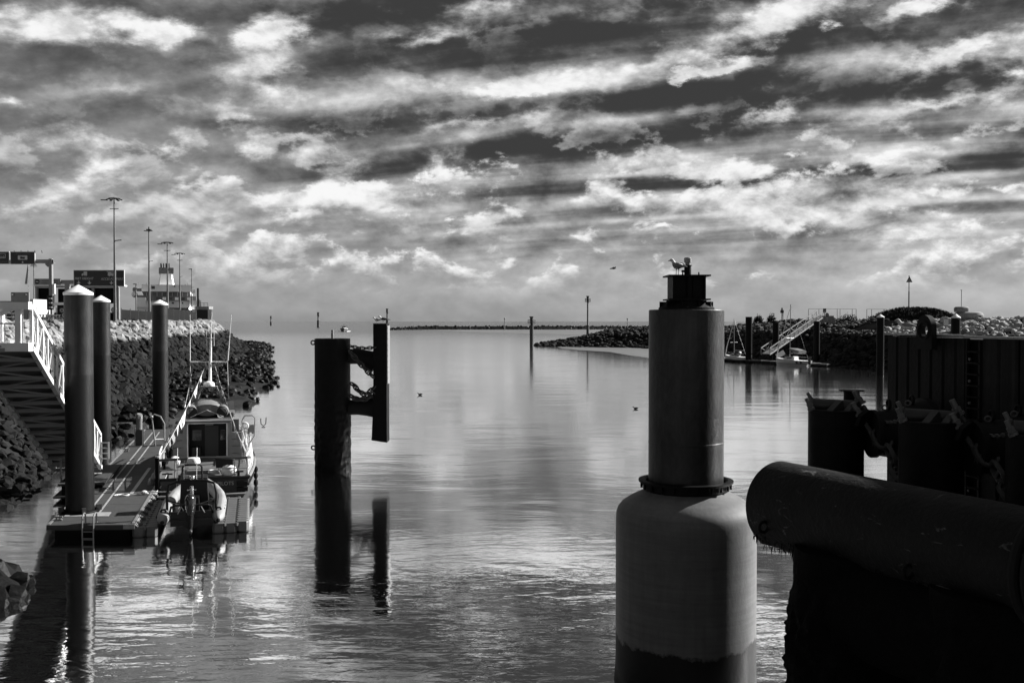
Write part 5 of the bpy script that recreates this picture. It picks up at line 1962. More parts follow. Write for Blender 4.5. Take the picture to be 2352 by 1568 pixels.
# sign gantry nearest the camera ------------------------------
Y = 131.0
s = FPX / Y
gx = px2x(118.5, Y)
gt = thing('sign_gantry', 'grey cantilever gantry carrying dark lane signs over the port road', 'sign gantry', (gx, Y, GZ))
zt = zat(595, Y) - GZ
obj('post', MB().box((0, 0, zt / 2), (.40, .45, zt)), M['grey_paint'], gt, smooth=0)
obj('arm', MB().box((-6.2, 0, zt - .35), (12.8, .42, .50)).box((-.42, 0, zt - .75), (.5, .3, .4), ry=R(45)), M['grey_paint'], gt, smooth=0)
obj('base_plate', MB().box((.22, 0, zt - .55), (.5, .5, .06)), M['grey_paint'], gt, smooth=0)
for (x0, x1, y0, y1, which) in ((30, 84, 580, 607, 0), (-36, 25.5, 580, 606.5, 1)):
    xa, xb, za, zb = px2x(x0, Y) - gx, px2x(x1, Y) - gx, zat(y1, Y) - GZ, zat(y0, Y) - GZ
    pn = obj('sign_panel', MB().box(((xa + xb) / 2, -.32, (za + zb) / 2), (xb - xa, .14, zb - za)), M['sign_navy'], gt, smooth=0)
    w = .05
    b = MB()
    b.box(((xa + xb) / 2, -.33, za - .03), (xb - xa + .1, .16, .06)).box(((xa + xb) / 2, -.33, zb + .03), (xb - xa + .1, .16, .06))
    b.box((xa - .03, -.33, (za + zb) / 2), (.06, .16, zb - za)).box((xb + .03, -.33, (za + zb) / 2), (.06, .16, zb - za))
    obj('sign_frame', b, M['sign_print'], pn, smooth=0)
    cx = (xa + xb) / 2
    if which == 0:
        text('lettering', 'ACCES POMPIERS', .26, M['sign_dim'], pn, (cx + .1, -.40, zb - .22), (R(90), 0, 0), shear=.25, squash=1.0)
        b = MB().prism([(-.62, -.22), (-.56, -.28), (.56, -.28), (.62, -.22), (.62, .22), (.56, .28), (-.56, .28), (-.62, .22)], V((cx, -.395, (za + zb) / 2 + .05)), V((1, 0, 0)), V((0, 0, 1)), .012)
        obj('pictogram_ground', b, M['sign_print'], pn, smooth=0)
        truck_print(pn, cx - .05, (za + zb) / 2 + .03, .42, -.415, M['sign_navy'], True)
        arrow(pn, cx, za + .22, .28, -.40, M['sign_print'])
    else:
        text('lettering', 'FREIGHT', .26, M['sign_dim'], pn, (xb - .75, -.40, za + .24), (R(90), 0, 0), shear=.25)
        px0 = xb - 1.1
        b = MB()
        for (c0, d0) in (((px0, zb - .20), (1.3, .05)), ((px0, zb - .78), (1.3, .05)), ((px0 + .64, zb - .49), (.05, .6)), ((px0 - .64, zb - .49), (.05, .6))):
            b.box((c0[0], -.40, c0[1]), (d0[0], .02, d0[1]))
        for k in range(3):
            b.torus((px0 - .25 + .32 * k, -.40, zb - .62), .10, .025, (0, 1, 0), 12, 5)
        obj('pictogram', b, M['sign_print'], pn, smooth=0)
for k in range(5):
    obj('sign_lamp', MB().bar((-4.6 + k * .9, -.3, zt + .75), (-4.6 + k * .9, -.45, zt + 1.05), .07), M['dark_paint'], gt, smooth=0)
obj('control_box', MB().box((.42, -.1, zat(664, Y) - GZ), (.30, .3, 1.3)), M['white_paint'], gt, smooth=0)

# traffic light at the foot of the gantry
q = V((px2x(114, 118), 118, GZ))
tl = thing('traffic_light', 'dark three-slot traffic light beside the gantry post', 'traffic light', q)
obj('post', MB().box((.2, 0, .9), (.14, .14, 1.8)), M['black_paint'], tl, smooth=0)
obj('housing', MB().box((.1, 0, 2.5), (.62, .4, 1.7)), M['black_paint'], tl, smooth=0)
for k in range(3):
    obj('lens', MB().box((.24, -.24, 1.95 + k * .52), (.36, .10, .14)), M['sign_print'], tl, smooth=0)

# big direction sign ------------------------------------------
Y = 155.0
xa, xb, za, zb = px2x(172, Y), px2x(286, Y), zat(657, Y), zat(622, Y)
ox = (xa + xb) / 2
bs = thing('road_sign', 'big dark road sign with FRET FREIGHT and ACCES POMPIERS on it', 'road sign', (ox, Y, GZ))
pn = obj('sign_panel', MB().box((0, 0, (za + zb) / 2 - GZ), (xb - xa, .2, zb - za)), M['sign_navy'], bs, smooth=0)
b = MB()
b.box((0, -.02, za - GZ - .04), (xb - xa + .16, .24, .08)).box((0, -.02, zb - GZ + .04), (xb - xa + .16, .24, .08))
b.box((xa - ox - .04, -.02, (za + zb) / 2 - GZ), (.08, .24, zb - za)).box((xb - ox + .04, -.02, (za + zb) / 2 - GZ), (.08, .24, zb - za))
obj('sign_frame', b, M['sign_print'], pn, smooth=0)
X = lambda px: px2x(px, Y) - ox
Zr = lambda py: zat(py, Y) - GZ
text('lettering', 'FRET FREIGHT', .50, M['sign_print'], pn, (X(194.5), -.115, Zr(640.5)), (R(90), 0, 0), shear=.22, squash=.92)
text('lettering', 'ACCES POMPIERS', .50, M['sign_print'], pn, (X(258.5), -.115, Zr(641.5)), (R(90), 0, 0), shear=.22, squash=.88)
for px in (182.5, 207, 257.5):
    arrow(pn, X(px), Zr(649.8), .55, -.112, M['sign_print'])
truck_print(pn, X(194), Zr(629.5), .72, -.112, M['sign_print'])
truck_print(pn, X(257), Zr(630), .85, -.112, M['sign_print'], True)
# its beam and post
b = MB().box((X(126), .35, Zr(648)), (6.4, .4, .62))
obj('beam', b, M['grey_paint'], bs, smooth=0)
obj('post', MB().box((X(154), .35, Zr(652) / 2), (.72, .5, Zr(652))), M['grey_paint'], bs, smooth=0)
xa2, xb2 = X(80.5), X(140)
obj('notice_panel', MB().box(((xa2 + xb2) / 2, 0, Zr(647.5)), (xb2 - xa2, .14, .92)), M['grey_paint'], bs, smooth=0)
npn = obj('notice_frame', MB().box(((xa2 + xb2) / 2, -.01, Zr(641.0)), (xb2 - xa2 + .1, .16, .06)).box(((xa2 + xb2) / 2, -.01, Zr(654.3)), (xb2 - xa2 + .1, .16, .06)), M['sign_dim'], bs, smooth=0)
obj('no_entry_disc', MB().cyl((X(87), -.10, Zr(647.5)), (X(87), -.07, Zr(647.5)), .36, n=20), M['sign_navy'], npn)
obj('no_entry_bar', MB().box((X(87), -.11, Zr(647.5)), (.42, .015, .12)), M['sign_print'], npn, smooth=0)
text('lettering', 'sauf personnel autorise', .30, M['sign_dim'], npn, (X(115), -.08, Zr(645.2)), (R(90), 0, 0), shear=.1, squash=.86)
text('lettering', 'authorised personnel only', .30, M['sign_dim'], npn, (X(115), -.08, Zr(650)), (R(90), 0, 0), shear=.1, squash=.80)

# toll hall ---------------------------------------------------
Y = 175.0
ox = px2x(176, Y)
th = thing('toll_hall', 'long flat roofed toll hall with dark upper walls behind the road signs', 'building', (ox, Y, GZ))
X = lambda px: px2x(px, Y) - ox
Zr = lambda py: zat(py, Y) - GZ
W_ = X(273) - X(81)
obj('roof', MB().box((X(177), 1.5, Zr(655.6)), (W_ + .3, 4, .22)), M['white_paint'], th, smooth=0)
obj('roof_edge', MB().box((X(177), .2, Zr(659.0)), (W_, .5, .30)), M['grey_paint'], th, smooth=0)
for (p0, p1) in ((82, 117), (151, 178), (178, 212), (213, 240), (240, 266)):
    obj('wall_panel', MB().box(((X(p0) + X(p1)) / 2, 1.2, (Zr(661) + Zr(697)) / 2), (X(p1) - X(p0) - .06, .3, Zr(661) - Zr(697))), M['mesh_green'], th, smooth=0)
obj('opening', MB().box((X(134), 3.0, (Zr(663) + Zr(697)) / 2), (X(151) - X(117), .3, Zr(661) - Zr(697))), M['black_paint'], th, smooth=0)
for p in (82, 118, 151, 212, 269):
    obj('column', MB().box((X(p), .6, Zr(660) / 2), (.42, .5, Zr(660))), M['grey_paint'], th, smooth=0)
obj('band', MB().box((X(126), .0, Zr(698.5)), (X(150) - X(102), .4, .55)), M['white_paint'], th, smooth=0)
obj('booth', MB().box((X(165), 1.2, .9), (X(212) - X(120), .8, 1.9)), M['mesh_green'], th, smooth=0)
obj('booth', MB().box((X(240), 1.2, .9), (X(266) - X(214), .8, 1.9)), M['mesh_green'], th, smooth=0)

# lane sign with two crossed lights and a white box van behind it
Y = 118.0
q = V((px2x(47.5, Y), Y, GZ))
ls = thing('lane_sign', 'grey lane board with two crossed light boxes, by the bridge head', 'road sign', q)
obj('board', MB().box((0, 0, zat(689, Y) - GZ), (2.12, .2, 1.8)), M['grey_paint'], ls, smooth=0)
for sx in (-.85, .80):
    bx = obj('light_box', MB().box((sx, -.13, zat(677, Y) - GZ), (.36, .08, .36)), M['black_paint'], ls, smooth=0)
    for a in (45, -45):
        obj('cross_stroke', MB().box((sx, -.18 - .004 * (a > 0), zat(677, Y) - GZ), (.34, .02, .085), ry=R(a)), M['white_paint'], bx, smooth=0)
text('lettering', 'Brittany Ferries', .26, M['dark_paint'], ls, (0, -.115, zat(693.5, Y) - GZ), (R(90), 0, 0))
for sx in (-.9, .9):
    obj('post', MB().box((sx, .05, .6), (.1, .1, 1.2)), M['dark_paint'], ls, smooth=0)
q = V((px2x(73, 122), 122, GZ))
bv = thing('box_van', 'white box van parked beside the grey lane board', 'van', q)
obj('box', MB().box((0, 2, 1.9), (.70, 4.5, 2.2)), M['sign_print'], bv, smooth=0)
obj('cab', MB().prism([(-.3, .4), (-.3, 2.2), (.35, 2.0), (.62, 1.3), (.62, .4)], V((.0, .6, 0)), V((1, 0, 0)), V((0, 0, 1)), 2.0), M['grey_paint'], bv, smooth=0)
for y_ in (.6, 3.4):
    obj('wheel', MB().cyl((-.36, y_, .4), (.36, y_, .4), .4, n=14), M['rubber'], bv)
q = V((px2x(12, 124), 124, GZ))
hut = thing('low_shed', 'low dark shed beside the grey lane board, cut by the picture edge', 'shed', q)
obj('wall', MB().box((-1.5, 1.5, 1.35), (6.0, 3, 2.7)), M['dark_paint'], hut, smooth=0)
obj('roof', MB().box((-1.5, 1.5, 2.76), (6.2, 3.2, .12)), M['grey_paint'], hut, smooth=0)
obj('window', MB().box((-1.6, -.02, 1.2), (2.0, .06, .7)), M['grey_paint'], hut, smooth=0)

# railing along the quay edge
def railing(label, p0, p1, h, n, bars, m, group=None, cross=False):
    p0, p1 = V(p0), V(p1)
    root = thing('railing', label, 'railing', p0, 0, group)
    d = p1 - p0
    for i in range(n + 1):
        obj('post', MB().bar(d * (i / n), d * (i / n) + V((0, 0, h)), .08), m, root, smooth=0)
    for k in range(bars):
        z = h * (1 - k / max(1, bars)) - .04
        obj('rail', MB().bar(V((0, 0, z)), d + V((0, 0, z)), .06), m, root, smooth=0)
    if cross:
        for i in range(n):
            a_, c_ = d * (i / n), d * ((i + 1) / n)
            obj('cross_brace', MB().bar(a_, c_ + V((0, 0, h)), .045).bar(a_ + V((0, .05, h)), c_ + V((0, .05, 0)), .045), m, root, smooth=0)
    return root


railing('dark railing with crossed braces on the quay below the toll hall', (px2x(84, 108), 108, GZ), (px2x(150, 116), 116, GZ), 1.05, 9, 2, M['dark_paint'], None, True)
railing('plain two-bar railing on the quay behind the access bridge', (px2x(-40, 92), 92, GZ), (px2x(40, 96), 96, GZ), 1.1, 6, 3, M['dark_paint'])
railing('tall bar fence in front of the toll hall', (px2x(80, 140), 140, GZ), (px2x(178, 150), 150, GZ), 2.3, 14, 2, M['dark_paint'])
for k, (px, py, Y, lab) in enumerate(((143, 713, 122, 'upper round road sign with a cross mark by the fat white capped pile'), (147.5, 724, 112, 'lower round road sign by the fat white capped pile'),
                                      (262.5, 712, 150, 'round road sign at the foot of the tallest lamp mast'))):
    z = zat(py, Y)
    rs = thing('round_sign', lab, 'road sign', (px2x(px, Y), Y, GZ))
    obj('post', MB().cyl((0, .05, 0), (0, .05, z - GZ), .05, n=8), M['galvanised'], rs)
    d_ = obj('disc', MB().cyl((0, -.03, z - GZ), (0, .0, z - GZ), .30 if k < 2 else .42, n=22), M['sign_print'], rs)
    obj('rim', MB().torus((0, -.03, z - GZ), .29 if k < 2 else .40, .05, (0, 1, 0), 22, 6), M['sign_navy'], d_)
    obj('mark', MB().box((0, -.045, z - GZ), (.30, .02, .07), ry=R(45)).box((0, -.049, z - GZ), (.30, .02, .07), ry=R(-45)) if k == 0 else MB().box((0, -.045, z - GZ), (.08, .02, .30)).box((0, -.049, z - GZ + .05), (.2, .02, .07)), M['sign_navy'], d_, smooth=0)
bo = thing('barrier_board', 'dark upright board behind the two round road signs', 'board', (px2x(147, 126), 126, GZ))
obj('panel', MB().box((0, .2, 1.2), (1.8, .12, 2.3)), M['mesh_green'], bo, smooth=0)

# screened fence with scrub at its foot, up to the seaward end
def screen_fence(label, p0, p1, h, n):
    p0, p1 = V(p0), V(p1)
    root = thing('screen_fence', label, 'fence', p0, 0, 'screened fences on the west quay')
    d = p1 - p0
    for i in range(n):
        a_, c_ = d * ((i + .02) / n), d * ((i + .98) / n)
        obj('screen', MB().bar(a_ + V((0, 0, h * .46)), c_ + V((0, 0, h * .46)), .06, h * .88), M['mesh_green'], root, smooth=0)
    for i in range(n + 1):
        obj('post', MB().bar(d * (i / n), d * (i / n) + V((0, 0, h)), .12), M['dark_paint'], root, smooth=0)
    return root


sf = screen_fence('dark screened fence between the tallest lamp mast and the compact lamp mast', (px2x(279, 195), 195, GZ), (px2x(350, 240), 240, GZ), 2.9, 4)
obj('notice', MB().box((5.2, -.9 + 8.3 * .9, 2.0), (.9, .06, .55)), M['sign_print'], sf, smooth=0)
screen_fence('dark screened fence behind the slim white capped pile below the ferry', (px2x(384, 262), 262, GZ), (px2x(450, 380), 380, GZ), 4.2, 6)


def scrub(name, label, spots, m, blades, h, seed=1):
    """Loose growth made of many thin blades and leaf faces."""
    r_ = random.Random(seed)
    b = MB()
    for (c, rad) in spots:
        c = V(c)
        for _ in range(blades):
            a = r_.uniform(0, 6.28)
            rr = rad * math.sqrt(r_.random())
            p = c + V((rr * math.cos(a), rr * math.sin(a) * .6, -.1))
            hh = h * r_.uniform(.35, 1.0) * (1.15 - .6 * rr / rad)
            ln = V((r_.uniform(-.4, .4) * hh, r_.uniform(-.3, .3) * hh, hh))
            w = r_.uniform(.03, .10) * (1 + h * .25)
            dv_ = V((math.cos(a + 1), math.sin(a + 1), 0)) * w
            b.add([p - dv_, p + dv_, p + ln * .6 + dv_ * 1.3, p + ln], [(0, 1, 2), (0, 2, 3)])
    me = b.mesh(name)
    me.materials.append(m)
    o = bpy.data.objects.new(name, me)
    COL.objects.link(o)
    o['kind'] = 'stuff'
    o['label'] = label
    o['category'] = 'scrub'
    return o


spots = []
r_ = random.Random(2)
for i in range(70):
    px = r_.uniform(275, 470)
    Y = 150 + (px - 275) * 1.35 + r_.uniform(-3, 3)
    spots.append(((px2x(px, Y), Y, GZ), r_.uniform(.8, 2.2)))
scrub('scrub', 'low scrub at the foot of the screened fences on the west quay', spots, M['bush_leaf'], 34, 1.1)

# dark pier head at the seaward end
Y = 400.0
ox = px2x(463, Y)
ph = thing('pier_head', 'dark block with a railing and an iron post at the seaward end of the quay', 'pier head', (ox, Y, GZ))
X = lambda px: px2x(px, Y) - ox
Zr = lambda py: zat(py, Y) - GZ
obj('block', MB().box((.3, 2.6, (Zr(711) - .8) / 2), (X(478) - X(449) - .6, 5, Zr(711) + .8)), M['black_paint'], ph, smooth=0)
obj('slab', MB().box((.3, 2.6, Zr(707.3)), (X(479.5) - X(448), 5.6, 1.1)), M['concrete'], ph, smooth=0)
for px in (461, 469, 478):
    obj('rail_post', MB().bar((X(px), 0, Zr(704)), (X(px), 0, Zr(696)), .16), M['mast_steel'], ph, smooth=0)
obj('rail', MB().bar((X(458), 0, Zr(696.2)), (X(478.4), 0, Zr(696.2)), .16).bar((X(458), 0, Zr(700)), (X(478.4), 0, Zr(700)), .1), M['mast_steel'], ph, smooth=0)
obj('iron_post', MB().cyl((X(453.5), 1, Zr(704)), (X(453.5), 1, Zr(662)), .42, n=12), M['black_paint'], ph)
obj('stay', MB().bar((X(461), 1, Zr(703)), (X(455), 1, Zr(684)), .2), M['mast_steel'], ph, smooth=0)

# ferry -------------------------------------------------------
Y = 520.0
ox = px2x(388, Y)
fe = thing('ferry', 'white car ferry seen from astern with a tall ribbed funnel', 'ferry', (ox, Y, 0), R(19.6))
X = lambda px: (px2x(px, Y) - ox) * 1.12
Zf = lambda py: zat(py, Y)


def fbox(name, x0, x1, y0, y1, d0, d1, m, parent=None):
    xa, xb, za, zb = X(x0), X(x1), Zf(y1), Zf(y0)
    return obj(name, MB().box(((xa + xb) / 2, (d0 + d1) / 2, (za + zb) / 2), (xb - xa, d1 - d0, zb - za)), M[m], parent or fe, smooth=0)


hl = obj('hull', MB().box(((X(326) + X(450)) / 2, 62, (Zf(707) - 1) / 2), (X(450) - X(326), 120, Zf(707) + 1)), M['ferry_white'], fe, smooth=0)
fbox('stern_wall', 330, 428, 691.5, 706.9, -.4, 119, 'ferry_white')
sd_ = fbox('stern_block', 428, 451, 690, 711, -3.0, 20, 'ferry_white')
fbox('stern_opening', 372, 427.5, 706.9, 712, -.6, 3, 'ferry_dark')
fbox('port_block', 325.5, 344, 684, 706, -2.5, 20, 'ferry_white')
fbox('after_deck', 325, 443, 689.6, 691.4, -2, 110, 'ferry_grey')
fbox('deck_house', 345, 442, 680, 689.5, 4, 100, 'ferry_grey')
fbox('deck_house', 327, 345, 678, 684, 6, 60, 'ferry_grey')
fbox('recess', 339, 431, 669.6, 679.8, 8, 90, 'ferry_grey')
fbox('upper_house', 336, 432, 654, 669.5, 2, 80, 'ferry_white')
fbox('bridge_wing', 318, 336, 662, 668, 10, 16, 'ferry_grey')
fbox('bridge_wing', 432, 441, 664, 672, 10, 16, 'ferry_grey')
for (a, b_, c_, d_) in ((354.5, 361.5, 657.5, 664.0), (371, 376, 694.5, 698.0), (394, 398, 694.5, 698.0), (413.5, 416, 694.5, 698.0), (398.5, 401, 656, 659)):
    fbox('window', a, b_, c_, d_, 1.9 if c_ < 670 else -.55, 2.1 if c_ < 670 else 0, 'ferry_dark')
for k in range(9):
    fbox('bulkhead_rib', 345 + k * 10, 346 + k * 10, 671, 680, 7.8, 8.2, 'ferry_white')
for k in range(6):
    fbox('vent_box', 364 + k * 12, 371 + k * 12, 683, 689.4, -.5, 1.5, 'ferry_white' if k % 2 else 'ferry_dark')
for (a, b_) in ((321.5, 329), (430.5, 438)):
    obj('lifeboat', MB().loft([(X(a), 8, Zf(676)), (X(a), 10, Zf(676)), (X(a), 18, Zf(676)), (X(a), 20, Zf(676))], [(.5, .6), (1.5, 1.6), (1.5, 1.6), (.5, .6)], 10), M['ferry_white'], fe)
# funnel
ring = []
for (py, hw, hd) in ((654, 18.2, 5.5), (646, 16.8, 5.2), (638, 15.2, 5), (627.6, 14.4, 4.8)):
    ring.append((py, hw, hd))
b = MB()
vs = []
for (py, hw, hd) in ring:
    c = X(383.8)
    w = hw / FPX * Y
    for (a, c2) in ((-1, -.55), (-.8, -1), (.8, -1), (1, -.55), (1, .8), (-1, .8)):
        vs.append(V((c + a * w, 14 + c2 * hd, Zf(py))))
fs = [(i * 6 + k, i * 6 + (k + 1) % 6, (i + 1) * 6 + (k + 1) % 6, (i + 1) * 6 + k) for i in range(3) for k in range(6)]
fs += [tuple(range(18, 24))]
b.add(vs, fs)
fun = obj('funnel', b, M['ferry_white'], fe, smooth=0)
for k in range(8):
    fbox('louvre', 369.2, 398.6, 613.4 + k * 1.8, 614.6 + k * 1.8, 9.4, 18, 'ferry_grey', fun)
fbox('louvre_core', 370.2, 397.6, 613, 627.6, 9.9, 17.5, 'ferry_dark', fun)
for (p0, w) in ((374, 1.9), (379, 1.3), (384.5, 2.2), (390, 1.6)):
    obj('exhaust_pipe', MB().cyl((X(p0), 13, Zf(613.5)), (X(p0), 13, Zf(602.5)), w / FPX * Y, n=10), M['ferry_dark'], fun)
for (px, t) in ((350, 647), (345, 650), (426, 648), (421, 651), (331, 650)):
    obj('mast', MB().cyl((X(px), 6, Zf(655)), (X(px), 6, Zf(t)), .18, n=6), M['ferry_grey'], fe)
obj('stern_lamp', MB().ball((X(430), -3.6, Zf(709)), .75, 10, 8), M['lamp_glow'], fe)

# ------------------------------------------------------------------ east side: pontoon, sailing boats, footbridge, bunker, marks
ep = gnd(1745, 834)
q0, q1 = gnd(1655, 829), gnd(1893, 841)
EPD = (q1 - q0)
epon = thing('pontoon', 'dark small-craft pontoon with separate floats below the east footbridge', 'pontoon', q0)
edn = EPD.normalized()
obj('deck', MB().bar(V((0, 0, .52)), EPD + V((0, 0, .52)), 2.2, .18), M['wood'], epon, smooth=0)
obj('deck_edge', MB().bar(V((0, -1.12, .52)), EPD + V((0, -1.12, .52)), .06, .22), M['galvanised'], epon, smooth=0)
for k in range(11):
    p = EPD * ((k + .5) / 11)
    obj('float', MB().bar(p - edn * (.5 + .35 * (k % 3)), p + edn * (.5 + .35 * (k % 3)), 1.9, .9), M['rubber'], epon, smooth=0)
b0 = gnd(1893, 840)
obj('finger', MB().bar(EPD * .80 + V((0, -1.6, .45)), EPD + V((.4, -1.6, .45)), 1.0, .22), M['galvanised'], epon, smooth=0)


def sailing_boat(label, px, py, rz, L, mast_h, tilt, canopy, group):
    p = gnd(px, py)
    root = thing('sailing_boat', label, 'sailing boat', (p.x, p.y, 0), rz, group)
    root.scale = (1.45, 1.45, 1.45)
    # bow towards +x
    st_ = [(-.5, .30, .72), (-.35, .36, .74), (0, .38, .80), (.3, .25, .92), (.5, .01, 1.05)]
    vs = []
    for (f, hb, zd) in st_:
        hb *= L * .42
        vs += [V((f * L, -hb, zd)), V((f * L * .98, -hb * .85, .25)), V((f * L * .92, -hb * .4, -.2)), V((f * L * .92, hb * .4, -.2)), V((f * L * .98, hb * .85, .25)), V((f * L, hb, zd))]
    fs = [(i * 6 + k, i * 6 + k + 1, (i + 1) * 6 + k + 1, (i + 1) * 6 + k) for i in range(4) for k in range(5)]
    fs += [tuple(range(6)), *[(i * 6, (i + 1) * 6, (i + 1) * 6 + 5, i * 6 + 5) for i in range(4)]]
    obj('hull', MB().add(vs, fs), M['radar_white'], root, smooth=40)
    cb = obj('cabin', MB().prism([(-.12 * L, .75), (.22 * L, .86), (.16 * L, 1.15), (-.08 * L, 1.28), (-.12 * L, 1.2)], V((0, .09 * L, 0)), V((1, 0, 0)), V((0, 0, 1)), .18 * L), M['white_paint'], root, smooth=0)
    for sd in (-1, 1):
        obj('window', MB().box((.03 * L, sd * .092 * L, 1.04), (.16 * L, .03, .13), ry=R(4)), M['glass_dark'], cb, smooth=0)
    obj('boot_stripe', MB().loft([(f * L * .985, -hb * L * .42 * .9 - .01, .30) for (f, hb, zd) in st_], .035, 5).loft([(f * L * .985, hb * L * .42 * .9 + .01, .30) for (f, hb, zd) in st_], .035, 5), M['dark_paint'], root)
    mx = .08 * L
    top = V((mx + tilt, 0, mast_h))
    ms = obj('mast', MB().cyl((mx, 0, .9), top, .065, .045, n=8), M['grey_paint'], root)
    obj('spreader', MB().cyl((mx + tilt * .4, -.8, mast_h * .45), (mx + tilt * .4, .8, mast_h * .45), .025, n=6), M['galvanised'], ms)
    obj('furled_sail', MB().loft([(.48 * L, 0, 1.1), (.45 * L, 0, 2.0), (mx + tilt + .15, 0, mast_h * .92)], [.05, .075, .03], 8), M['sign_print'], ms)
    obj('boom', MB().cyl((mx, 0, 1.75), (-.38 * L, 0, 1.7), .07, n=8), M['grey_paint'], ms)
    obj('backstay', MB().cyl(top, (-.48 * L, 0, .8), .012, n=5), M['galvanised'], ms)
    if canopy:
        obj('canopy', MB().loft([(mx - .1, 0, 2.35), (-.1 * L, 0, 2.15), (-.30 * L, 0, 1.95)], [(.35, .12), (.9, .3), (.9, .25)], 12), M['cover_cloth'], root)
    else:
        obj('spray_hood', MB().ball((-.10 * L, 0, 1.25), (.5, .7, .45), 12, 8), M['dark_paint'], root)
    obj('outboard', MB().box((-.52 * L, .1, .6), (.25, .25, .8)), M['black_paint'], root, smooth=0)
    for sd in (-1, 1):
        obj('rail', MB().loft([(f * L * .97, sd * hb * L * .40, zd + .45) for (f, hb, zd) in st_], .015, 5), M['galvanised'], root)
    return root


b2 = sailing_boat('bigger white sailing boat with a boom tent, moored at the east pontoon', 1820, 839, R(128), 5.6, 8.6, -.10, True, 'sailing boats at the east pontoon')
for x_ in (-2.0, -1.35):
    obj('hull_mark', MB().box((x_, .86 if x_ < -1.5 else .90, .52), (.34, .05, .36), ry=R(25)), M['dark_paint'], b2, smooth=0)
sailing_boat('smaller white sailing boat seen beside the tall dark cylinder', 1690, 830, R(122), 4.6, 6.6, .03, False, 'sailing boats at the east pontoon')

# footbridge
A0, A1 = at(1768, 814, 208), at(1893, 727, 236)
fb = thing('footbridge', 'white sloping footbridge from the east pontoon up to the bank', 'footbridge', A0)
d = A1 - A0
sd = d.cross(V((0, 0, 1))).normalized() * 1.9
for off in (V((0, 0, 0)), sd if sd.y > 0 else -sd):
    obj('bottom_chord', MB().bar(off, off + d, .20, .24), M['grey_paint'], fb, smooth=0)
    obj('top_chord', MB().bar(off + V((0, 0, 1.35)), off + d + V((0, 0, 1.35)), .14, .16), M['galvanised'], fb, smooth=0)
    for i in range(13):
        p = off + d * (i / 12)
        obj('post', MB().bar(p, p + V((0, 0, 1.35)), .10), M['galvanised'], fb, smooth=0)
        if i < 12:
            p2 = off + d * ((i + 1) / 12)
            obj('brace', MB().bar(p if i % 2 else p + V((0, 0, 1.35)), p2 + V((0, 0, 1.35)) if i % 2 else p2, .08), M['galvanised'], fb, smooth=0)
off = sd if sd.y > 0 else -sd
obj('deck', MB().bar(off * .5 + V((0, 0, .1)), d + off * .5 + V((0, 0, .1)), 1.6, .1), M['wood'], fb, smooth=0)
obj('foot_plate', MB().bar(V((1.4, -.15, -.4)), V((3.0, -.15, .55)), .1, 1.0), M['sign_print'], fb, smooth=0)
obj('abutment', MB().box(d + V((.9, 1.0, -.6)), (2.4, 3.2, 1.6)), M['concrete'], fb, smooth=0)

# life ring and notice by the footbridge head
p = at(1899.5, 731, 232)
lr = thing('life_ring_post', 'post with a life ring beside the head of the footbridge', 'life ring', p)
obj('post', MB().bar((0, 0, -.6), (0, 0, 1.2), .10), M['galvanised'], lr, smooth=0)
obj('ring', MB().torus((0, -.1, .85), .33, .11, (0, 1, 0), 20, 8), M['dark_paint'], lr)
obj('backing', MB().cyl((0, -.06, .85), (0, -.03, .85), .42, n=20), M['sign_print'], lr)
p = at(1893.5, 731, 231)
ns = thing('notice_board', 'dark notice on a pole at the head of the footbridge', 'notice', p)
obj('pole', MB().bar((0, 0, -.6), (0, 0, 2.2), .10), M['mast_steel'], ns, smooth=0)
obj('board', MB().box((0, -.1, 1.8), (.75, .06, .95)), M['dark_paint'], ns, smooth=0)
obj('label_plate', MB().box((0, -.14, 1.62), (.5, .02, .3)), M['sign_print'], ns, smooth=0)

# wire fences on the crest
def wire_fence(label, posts, ytop, ybot, Y):
    root = thing('wire_fence', label, 'fence', at(posts[0], ybot, Y), 0, 'wire fences on the east bank')
    o_ = at(posts[0], ybot, Y)
    tops = []
    for px in posts:
        p0 = at(px, ybot, Y) - o_
        p1 = at(px, ytop, Y) - o_
        obj('post', MB().cyl(p0 + V((0, 0, -.8)), p1, .065, n=6), M['mast_steel'], root)
        tops.append(p1)
    obj('top_wire', MB().loft(tops, .035, 5), M['mast_steel'], root)
    return root


wire_fence('wire fence on the crest above the footbridge', [1857, 1881, 1923, 1929.5, 1957.5, 1966.5], 709.6, 731, 245)
wire_fence('sagging wire fence beside the grassy mound', [1991, 2002, 2030, 2036], 710, 729, 240)

# hill with rough grass
b = MB()
hx, hy = px2x(2098, 236), 236.0
vs = []
nxg, nyg = 40, 16
for j in range(nyg + 1):
    for i in range(nxg + 1):
        u_, v_ = i / nxg * 2 - 1, j / nyg * 2 - 1
        r2 = u_ * u_ + v_ * v_
        hgt = max(0, 1 - r2) ** .7 * 3.2 * (1 + .35 * fbm((u_ * 3, v_ * 3, 4), 3))
        vs.append(V((hx + u_ * 10.5, hy + v_ * 8, 8.9 + hgt)))
fs = [(j * (nxg + 1) + i, j * (nxg + 1) + i + 1, (j + 1) * (nxg + 1) + i + 1, (j + 1) * (nxg + 1) + i) for j in range(nyg) for i in range(nxg)]
structure('grassy_mound', b.add(vs, fs), M['grass_land'], smooth=60)
spots = []
r_ = random.Random(8)
for _ in range(150):
    u_, v_ = r_.uniform(-.95, .95), r_.uniform(-.9, .1)
    if u_ * u_ + v_ * v_ > .9:
        continue
    hgt = max(0, 1 - u_ * u_ - v_ * v_) ** .7 * 3.2
    spots.append(((hx + u_ * 10.5, hy + v_ * 8, 8.9 + hgt), r_.uniform(.8, 1.8)))
scrub('scrub', 'rough grass and weeds covering the grassy mound', spots, M['grass_blades'], 42, .85, 4)
spots = []
